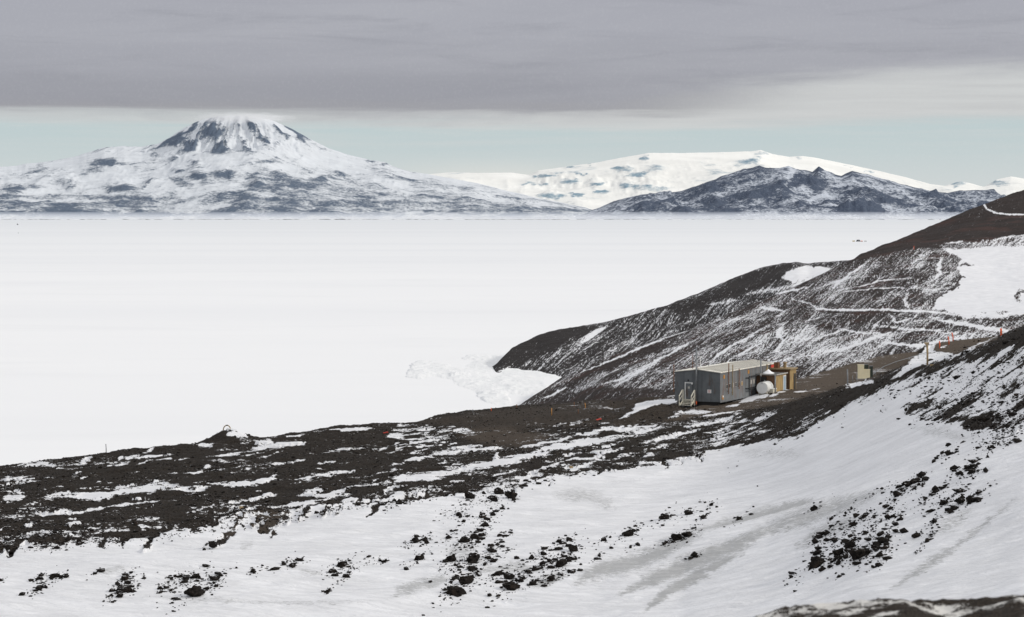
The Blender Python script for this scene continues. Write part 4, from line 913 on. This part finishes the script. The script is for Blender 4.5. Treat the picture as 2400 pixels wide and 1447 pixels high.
def steps():
    b = hl(0, 0); e = empty('wooden_steps', hl(-.08, -3.62, -.45), HR, 'pale weathered wooden steps with handrails at the hut end door', 'steps')
    # local: x towards the hut(+), y across
    t = MB()
    for k in range(4): t.box(-1.42+k*.3, -1.08+k*.3, -.62, .62, .08+k*.15, .13+k*.15)
    t.box(-.30, 0, -.62, .62, .62, .68); t.build('treads', M_wood, e)
    for sy in (-1, 1):
        s = MB(); y = sy*.64; s.prism([(-1.45,.0),(-1.3,.0),(0,.55),(0,.68),(-.32,.68),(-1.45,.16)], 'y', y-.03, y+.03); s.build('stringer', M_wood, e)
        q = MB()
        for x, z0, z1 in ((-1.38,.0,1.05),(-.42,0,1.68),(-.05,0,1.68)): q.box(x-.045, x+.045, y-.045+sy*.08, y+.045+sy*.08, z0, z1)
        q.prism([(-1.45,1.02),(-.42,1.66),(-.42,1.78),(-1.45,1.14)], 'y', y-.04+sy*.08, y+.04+sy*.08); q.box(-.46, 0, y-.04+sy*.08, y+.04+sy*.08, 1.68, 1.76)
        q.prism([(-1.42,.55),(-.42,1.10),(-.42,1.18),(-1.42,.63)], 'y', y-.02+sy*.08, y+.02+sy*.08)
        q.build('handrail', M_wood, e)
steps()

def annexes():
    a = empty('plywood_porch', hl(12.2, 0.02), HR, 'small plywood porch with pale blue door and snow heap on its flat roof', 'shed')
    # local x along hut, -y outwards
    MB().box(0, 3.6, -2.4, 0, -.2, 2.38).build('wall', M_ply, a)
    MB().box(-.03, -.002, -2.39, -.01, -.2, 2.36).build('end_wall', M_plyshade, a)
    r = MB(); r.box(-.2, 3.75, -2.55, .0, 2.382, 2.47); ro = r.build('roof', M_tar, a)
    f = MB(); f.box(-.23, -.202, -2.57, .0, 2.36, 2.50); f.box(-.2, 3.75, -2.58, -2.552, 2.36, 2.50); f.build('fascia', M_frame, ro)
    v, fc = ico(3); rr_ = np.hypot(v[:,0], v[:,1]); v = np.stack([v[:,0]*.85, v[:,1]*.7, np.where(v[:,2] > 0, .5*(1-rr_)**1.1, -.02)], 1); v *= (1+.25*(vn(v[:,0]*3, v[:,1]*3, 4)-.5))[:,None]
    o = mesh_np('snow_heap', v+[1.1,-1.1,2.48], fc, M_snow, True, parent=a)
    d = MB(); d.box(2.55, 3.3, -2.45, -2.402, 0.05, 2.05); do = d.build('door', M_blue, a)
    fr = MB(); fr.box(2.42, 2.549, -2.47, -2.402, 0, 2.18); fr.box(3.301, 3.42, -2.47, -2.402, 0, 2.18); fr.box(2.55, 3.3, -2.47, -2.403, 2.051, 2.18); fr.build('door_frame', M_white, a)
    MB().box(-.40, -.031, -1.25, -.65, 1.62, 2.12).build('vent_box', M_black, a)
    w = MB(); w.box(-.33, -.031, -1.55, -.82, 1.22, 1.5); w.tube([(-.2,-1.45,1.2),(-.2,-1.45,.95)], .05); w.tube([(-.2,-.95,1.2),(-.2,-.95,1.0)], .05); w.build('meter_box', M_white, a)
    c = MB(); c.tube([(2.0,-.6,2.47),(2.0,-.6,2.62),(2.0,-.6,3.0)], .42, 12, .10); c.tube([(2.0,-.6,3.0),(2.0,-.6,3.45)], .09, 10); c.build('vent_cowl', M_tan, a)
    b = empty('plywood_shed', hl(16.6, 0.02), HR, 'taller plywood shed at the far end of the hut with a dark open doorway', 'shed')
    MB().box(0, 2.35, -2.6, 0, -.1, 2.72).build('wall', M_ply, b)
    MB().box(-.03, -.002, -2.59, -.01, -.1, 2.7).build('end_wall', M_plyshade, b)
    ro = MB().box(-.15, 2.5, -2.75, 0, 2.722, 2.88).build('roof', M_tan, b)
    MB().box(1.35, 2.05, -2.63, -2.602, 0.1, 2.2).build('door', M_dark, b)
    fr = MB(); fr.box(1.25, 1.349, -2.66, -2.602, 0, 2.3); fr.box(2.051, 2.15, -2.66, -2.602, 0, 2.3); fr.box(1.35, 2.05, -2.66, -2.603, 2.201, 2.3); fr.build('door_frame', M_tan, b)
    MB().box(.2, .75, -1.1, -.55, 2.88, 3.55).build('chimney_box', M_rust, ro)
    k = MB(); k.tube([(.9,-1.7,2.88),(.9,-1.7,3.45)], .19, 12); k.tube([(.9,-1.7,3.45),(.9,-1.7,3.58)], .26, 12); k.build('flue', M_tan, ro)
annexes()
def tank():
    e = empty('fuel_tank', hl(9.9, 1.5, .05), HR, 'white horizontal cylindrical fuel tank on a timber cradle in front of the plywood porch', 'tank')
    n = 72; prof = [(0,.0),(0,.655),(.02,.68),(2.08,.68),(2.1,.655),(2.1,.0)]
    mb = MB(); v = []; f = []
    for (x, r) in prof:
        for k in range(n): a = 2*math.pi*k/n; v.append((x, max(r, .001)*math.cos(a), .95+max(r, .001)*math.sin(a)))
    for i in range(len(prof)-1): f += [(i*n+k, i*n+(k+1) % n, (i+1)*n+(k+1) % n, (i+1)*n+k) for k in range(n)]
    mb.add(v, f); b = mb.build('tank_body', M_white, e)
    for x in (.06, 2.04):
        rr = MB(); rr.tube([(x, .683*math.cos(2*math.pi*k/36), .95+.683*math.sin(2*math.pi*k/36)) for k in range(37)], .012, 6); rr.build('weld_ring', M_frame, b)
    MB().box(-.03, -.002, -.1, .1, 1.50, 1.55).build('nameplate', M_dark, b)
    MB().tube([(.9,0,1.6),(.9,0,1.78)], .09, 12).build('filler_cap', M_grey, b)
    c = MB()
    for x in (.35, 1.5): c.box(x-.1, x+.1, -.55, .55, 0, .42)
    c.build('cradle', M_wood, e)
    c = MB(); c.box(.1, 1.85, -.6, -.45, -.1, .0); c.box(.1, 1.85, .45, .6, -.1, .0); c.build('skid', M_rust, e)
    x, y, z = hl(10.9, 2.15, .1)
    g = empty('white_crate', (x, y, GZ(x, y)-.05), HR, 'low white wooden crate on the ground just right of the fuel tank', 'crate')
    MB().box(0, 1.2, -.35, .35, .0, .5).build('box', M_wood, g, .02); MB().box(-.04, 1.24, -.39, .39, .5, .55).build('lid', M_white, g)
tank()

def pole(name, label, cat, px, ytop, ybot, d=None, r=.05, mat=M_grey, group=None, base=None, lean=0, r2=None, parts=None):
    """upright pole standing between two survey directions"""
    if base is None:
        b = G(px, ybot) if d is None else W(px, ybot, d)
    else: b = np.array(base, float)
    top = W(px+lean, ytop, b[1]); h = top[2]-b[2]
    e = empty(name, tuple(b), 0, label, cat, group)
    MB().tube([(0,0,-.15),(0,0,h*.5),(top[0]-b[0],0,h)], r, 8, r2).build('shaft', mat, e, smooth=True)
    return e, b, h
# masts round and on the hut
def on(l, off): x, y, z = hl(l, off); return x, y
def mast(name, label, px, ytop, l, off, zb, r, mat, cat='mast', group=None):
    x, y, z = hl(l, off, zb); e = empty(name, (x, y, z), 0, label, cat, group); tz = float(W(px, ytop, y)[2])-z
    MB().tube([(0,0,0),(0,0,tz)], r, 8).build('shaft', mat, e, smooth=True); return e, tz
def R(l, off=None):   # roof height in hut coords at (l, -off inwards)
    y = -off; return 3.28+.30*(1-abs(y-2.7)/2.7)+.1
e, h = mast('utility_pole', 'tall grey steel pole standing against the middle of the hut end wall', 1636, 815, -.28, -2.75, -.5, .085, M_grey, 'pole')
MB().box(-.3, .3, -.03, .03, h*.86, h*.86+.05).build('crossarm', M_grey, e)
MB().tube([(.0,-.1,.2),(.0,-.1,.55)], .07, 8).build('orange_sleeve', M_orange, e)
e, h = mast('utility_pole', 'grey steel pole beside the hut long wall at the pipe loop', 1769, 843, 12.0, .62, -.1, .08, M_grey, 'pole')
MB().box(-.1, .1, -.08, .08, h*.55, h*.62).build('junction_box', M_frame, e)
e, h = mast('steel_post', 'short thick galvanised post right in front of the white tank', 1806, 880, 11.5, 2.55, -.35, .085, M_grey, 'post')
for (px, yt, l, off, r, mt, lab) in [(1623,831,.9,-4.0,.03,M_rust,'rusty roof mast with a diagonal brace near the front gable'),(1641,836,1.2,-3.3,.035,M_white,'white roof mast with short crossbar behind the front gable'),(1588,838,.3,-5.2,.025,M_grey,'thin T topped aerial at the outer front corner of the roof'),(1661,818,3.6,-3.9,.022,M_grey,'very thin grey aerial third along the roof'),(1690,842,6.6,-4.6,.02,M_grey,'short thin aerial on the back half of the roof'),(1713,800,8.2,-4.2,.024,M_grey,'tallest thin aerial rising from the middle of the roof'),
                               (1787,852,12.6,-.35,.05,M_grey,'stubby grey vent pole over the eave near the porch'),(1786,834,16.0,-3.4,.02,M_grey,'thin aerial near the far end of the roof')]:
    # choose the roof point that lies in the right direction
    ll = l
    for _ in range(30):
        x, y, z = hl(ll, off, 0); cur = float(PROJ(np.array([x, y, z]))[0]); ll += (px-cur)/6.8
    ll = min(max(ll, .1), 18.5)
    e, h = mast('roof_aerial', lab, px, yt, ll, off, R(ll, off)-.05, r, mt, 'aerial')
    if 'T topped' in lab or 'crossbar' in lab: MB().box(-.5, .5, -.02, .02, h-.06, h-.02).build('crossbar', mt, e)
    if 'diagonal' in lab: MB().tube([(0,0,h*.5),(.75,-.2,.0)], .03, 6).build('brace', mt, e)
# lattice frame on the roof
ll = 8.6; x, y, z = hl(ll, -4.3, R(ll, -4.3)-.05)
for _ in range(30):
    x, y, z = hl(ll, -4.3, R(8, -4.3)-.05); ll += (1722-float(PROJ(np.array([x, y, z]))[0]))/6.8
e = empty('lattice_frame', (x, y, z), 0, 'dark open lattice frame standing on the back of the hut roof', 'frame')
t = MB()
for q in (-.28, -.08, .12, .3): t.tube([(q,0,0),(q,0,1.1)], .025, 6)
t.build('upright', M_black, e); t = MB()
for q in (.25, .55, .85): t.tube([(-.3,0,q),(.32,0,q)], .02, 6)
t.build('rail', M_black, e)
# slanting strut towards the far end
ll = 14.5
for _ in range(30):
    x, y, z = hl(ll, -1.6, R(14, -1.6)-.03); ll += (1775-float(PROJ(np.array([x, y, z]))[0]))/6.8
e = empty('guy_strut', (x, y, z), 0, 'slanting dark strut leaning right above the far half of the roof', 'strut')
MB().tube([(0,0,0),(.45,0,1.15)], .025, 6).build('rod', M_black, e)

# ================================================================ CABINETS, FENCE AND POSTS BY THE TRACK
def cabinets():
    b = G(2028, 889, 285, 330); Y = b[1]; sc = Y/F
    X = lambda px: (px-2025)*sc; base = W(2025, 889, Y); base[2] = b[2]
    z = lambda py: (889-py)*sc
    s = empty('concrete_slab', tuple(base), 0, 'grey concrete slab carrying the cream and green cabinets', 'slab')
    MB().box(X(2008), X(2048), -.25, 1.1, -.6, .06).build('slab', M_conc, s)
    c = empty('cream_cabinet', tuple(base+[0,0,.06]), -.05, 'cream stepped steel cabinet on a slab beside the gravel track', 'cabinet')
    MB().box(X(2011), X(2025), 0, .7, 0, z(857.5)).build('tall_box', M_cream, c, .015); MB().box(X(2025)+.002, X(2039), .02, .72, 0, z(868)).build('low_box', M_cream, c, .015)
    MB().box(X(2010), X(2026), -.02, .72, z(857.5)+.001, z(857.5)+.05).build('lid', M_cream, c); MB().box(X(2025)+.06, X(2040), -.01, .74, z(868)+.001, z(868)+.04).build('lid', M_cream, c)
    g = empty('green_cabinet', tuple(base+[0,.8,.06]), 0, 'dark green cabinet directly behind the cream one', 'cabinet')
    MB().box(X(2027), X(2037), 0, .5, 0, z(857)).build('box', M_green, g, .01); MB().box(X(2026.5), X(2037.5), -.03, .53, z(857)+.001, z(857)+.04).build('lid', M_grey, g)
    g = empty('green_cabinet', tuple(base+[0,.45,.06]), 0, 'dark green cabinet right of the cream one, nearest the handrail', 'cabinet')
    MB().box(X(2039.5), X(2047), 0, .5, 0, z(860.5)).build('box', M_green, g, .01); MB().box(X(2039), X(2047.5), -.03, .53, z(860.5)+.001, z(860.5)+.04).build('lid', M_grey, g)
cabinets()
pole('steel_post', 'stout grey post left of the cream cabinet', 'post', 1986, 866, 903, None, .085, M_grey)
pole('steel_post', 'thin grey post between the stout post and the cream cabinet', 'post', 1998, 881, 897, None, .035, M_grey)
pole('steel_post', 'thin grey post just left of the cream cabinet', 'post', 2008, 876, 899, None, .03, M_grey)
def handrail():
    pts = [(2043,886),(2052,876),(2070,863),(2100,851),(2130,842),(2152,835),(2176,828)]
    G0 = [G(x, y+3, 290, 372) for x, y in pts]; e = empty('pipe_handrail', tuple(G0[0]), 0, 'long grey pipe handrail climbing the snowy bank right of the cabinets', 'handrail')
    top = []
    for (x, y), g in zip(pts, G0):
        w = W(x, y, g[1]); w[2] = max(w[2], g[2]+.35); top.append(w-G0[0])
    MB().tube(top, .045, 8).build('rail', M_grey, e)
    for w, g in zip(top, G0): MB().tube([tuple(w), (w[0], w[1], g[2]-G0[0][2]-.2)], .035, 6).build('post', M_grey, e)
handrail()
e, b, h = pole('wooden_post', 'brown timber post with a short crosspiece on the rocky crest', 'post', 2173, 806, 856, None, .085, M_tan)
MB().box(-.26, .12, -.07, .07, h-.02, h+.12).build('crosspiece', M_tan, e); MB().tube([(-.2,0,h),(.0,0,h-.3)], .035, 6).build('brace', M_tan, e)
g = G(2182, 856); t = empty('plank', tuple(g), .1, 'short brown plank lying at the foot of the timber post', 'plank'); MB().box(-.1, .55, -.12, .12, -.05, .1).build('board', M_tan, t)
for (px, yt, yb, lab) in [(2203,800,817,'red marker pole nearest the timber post, on the snow edge'),(2223,789,808,'tallest red marker pole at the bend of the upper track'),(2232,780,796,'red marker pole on the far edge of the upper track'),(2347,770,786,'red marker pole alone at the right end of the upper track')]:
    pole('marker_pole', lab, 'marker pole', px, yt, yb, None, .085, M_orange, 'red marker poles along the upper track', lean=-1)
for (px, yt, yb, lab, mt) in [(1293,957,974,'rusty orange stake in the middle of the flat gravel pad',M_ochre),(1211,948,958,'thin red stake at the tip of the hillside behind the pad',M_rust),(1151,956,964,'thin pink stake on the skyline edge of the pad',M_orange),(1108,960,967,'short dark stake at the left skyline edge of the pad',M_grey),(1346,943,955,'thin orange stake at the back of the pad, left of its pair',M_rust),(1371,945,957,'thin orange stake at the back of the pad, right of its pair',M_ochre),(1355,960,970,'small dark stake behind the rusty one on the pad',M_rust),(248,1041,1056,'thin grey stake on the left skyline of the scree',M_grey)]:
    pole('marker_stake', lab, 'stake', px, yt, yb, None, .045, mt, 'stakes about the gravel pad')
# stakes far up the hillside
def far_stake(px, yt, yb, d, lab, mt, r=.12):
    b = W(px, yb, d); e = empty('marker_stake', tuple(b), 0, lab, 'stake'); MB().tube([(0,0,-1.5),(0,0,float(W(px, yt, d)[2]-b[2]))], r, 6).build('shaft', mt, e)
far_stake(2142, 577, 584, 1015, 'tiny red stake where the cone meets the lower hillside', M_orange)
far_stake(2213, 724, 733, 760, 'tiny dark stake beside the footpath below the snowfield', M_grey)
far_stake(1909, 615, 624, 1245, 'tiny stake on the saddle of the far cape', M_grey, .14)

# wooden arch on the mound
def arch():
    g = G(531, 1004); b = W(532, 1012, g[1]); b[2] = GZ(b[0], b[1])
    e = empty('wooden_arch', tuple(b), 0, 'curved pale wooden arch on top of the small skyline mound', 'arch'); s = g[1]/F
    z0 = b[2]; ztop = max(.32, float(W(532, 1002.5, g[1])[2])-z0); R_ = 8.8*s; pts = []
    for k in range(19):
        a = math.pi*k/18; pts.append((-R_*math.cos(a), 0, -.25+(ztop+.25)*math.sin(a)))
    MB().tube(pts, .06, 8).build('hoop', M_tan, e, smooth=True)
    MB().box(-.1, .12, -.06, .06, ztop-.02, ztop+.06).build('clamp', M_dark, e)
arch()
# red hoses / sledges left on the gravel
def red(px, py, L_, a, lab):
    g = G(px, py); e = empty('red_hose', tuple(g), a, lab, 'hose'); pts = [(x, .12*math.sin(x*4), .12+.04*math.sin(x*9)) for x in np.linspace(-L_/2, L_/2, 14)]
    MB().tube(pts, .07, 8).build('tube', M_red, e, smooth=True)
red(903, 1016, .5, -.5, 'short red hose end lying left below the gravel pad'); red(1402, 986, .6, .1, 'short red hose lying on the snow in front of the berm')
# small pale stone
for (x, y, lab) in [(566,1191,'pale tan stone lying alone among the dark scree'),(1340,1098,'pale round stone at the lower edge of the scree band')]:
    g = G(x, y); o = bpy.data.objects.new('pale_stone', BM[2].copy()); o.data.materials.clear(); o.data.materials.append(M_tan); COL.objects.link(o); o.location = tuple(g+[0,0,.05]); o.scale = (.2,.16,.15); tag(o, lab, 'stone')

# ================================================================ CAMP ON THE ICE
def camp():
    d = H*F/(566.5-500); s = d/F
    def at(px): return tuple(W(px, 566.5, d)[:2])+(0.0,)
    t = empty('fish_hut', at(2012), 0, 'dark trapezoid shelter in the middle of the camp on the sea ice', 'shelter')
    MB().prism([(-5.2*s,0),(4.6*s,0),(3.2*s,3.4*s),(2.6*s,4.3*s),(-3.0*s,4.3*s),(-3.6*s,3.4*s)], 'y', 0, 4).build('body', M_navy, t)
    MB().prism([(-1.6*s,1.6*s),(2.6*s,1.6*s),(2.2*s,2.3*s),(-1.4*s,2.3*s)], 'y', -.15, -.01).build('window', M_frame, t)
    w = MB(); 
    for x in (-4.6, 4.0): w.box(x*s-.9, x*s+.9, -1.0, 3, .0, .9)
    w.build('skid', M_dark, t)
    y = empty('tracked_vehicle', at(2001), 0, 'yellow tracked vehicle at the left of the ice camp', 'vehicle')
    MB().box(-3.0*s, 2.4*s, 0, 2.5, .7, 1.9).build('body', M_yellow, y, .1); MB().box(-.2*s, 2.2*s, .1, 2.4, 1.9, 2.5).build('cab', M_dark, y, .1); MB().box(-3.0*s, 2.4*s, -.1, .5, 0, .8).build('track', M_dark, y, .1)
    MB().tube([(-3.1*s,0,1),(-3.1*s,0,4)], .08).build('whip', M_dark, y)
    o = empty('tracked_vehicle', at(2019), 0, 'orange tracked vehicle at the right side of the dark shelter', 'vehicle')
    MB().prism([(-1.8*s,.6),(3.4*s,.6),(3.0*s,1.3),(1.6*s,2.1),(-1.6*s,2.1)], 'y', -.6, 2).build('body', M_orange, o); MB().box(-1.8*s, 3.2*s, -.7, .2, 0, .7).build('track', M_dark, o, .1)
    for x, lab in ((2027.1, 'small black crate right of the camp, nearer the orange vehicle'), (2029.9, 'small black crate at the right end of the ice camp')):
        c = empty('black_crate', at(x), 0, lab, 'crate'); MB().box(-.95*s, .95*s, 0, 2, 0, 1.5*s).build('box', M_dark, c, .1); MB().box(-1.1*s, 1.1*s, -.1, 2.1, 1.5*s, 1.65*s).build('lid', M_dark, c)
    # far vehicle and flag near the left edge
    d2 = H*F/27.; q = W(41, 527, d2)
    v = empty('distant_vehicle', (q[0], q[1], 0), 0, 'tiny dark vehicle far out on the ice at the left edge', 'vehicle')
    MB().prism([(-4,0),(4,0),(4,3),(1,3.4),(-1,6),(-4,6)], 'y', 0, 6).build('body', M_dark, v)
    MB().box(-4.5, 4.5, -.3, 1, 0, 1.5).build('track', M_black, v)
    d3 = H*F/48.; q = W(42.5, 548, d3)
    v = empty('ice_flag', (q[0], q[1], 0), 0, 'tiny dark flag pole on the ice below the distant vehicle', 'flag')
    MB().tube([(0,0,0),(0,0,3.5)], .15).build('pole', M_dark, v); MB().box(.1, 1.8, -.05, .05, 2, 3.5).build('cloth', M_dark, v)
camp()

# dark rubble line along the far edge of the ice
def far_line():
    y0 = 29800; mb = MB(); r = random.Random(5); x = -9000
    while x < 9500:
        L_ = r.uniform(6, 70); h_ = r.uniform(1.5, 6.5)*(1 if x < 1500 else .5)*(.4+.9*float(vn(np.array(x/900.), np.array(0.), 3)))
        yy = y0-3500+r.uniform(-500, 900)
        mb.prism([(x,0),(x+L_,0),(x+L_*.8,h_*.7),(x+L_*.45,h_),(x+L_*.2,h_*.8)], 'y', yy, yy+60)
        x += L_*r.uniform(.35, 1.1)+(r.uniform(40, 160) if r.random() < .12 else 0)
    m = simple('far moraine', (.13,.145,.17), .9, 0, .3, .01)  # rock paled and blued, distance haze put into its colour
    tag(mb.build('moraine_line', m), 'thin dark line of moraine along the far edge of the ice', 'moraine', kind='stuff')
far_line()
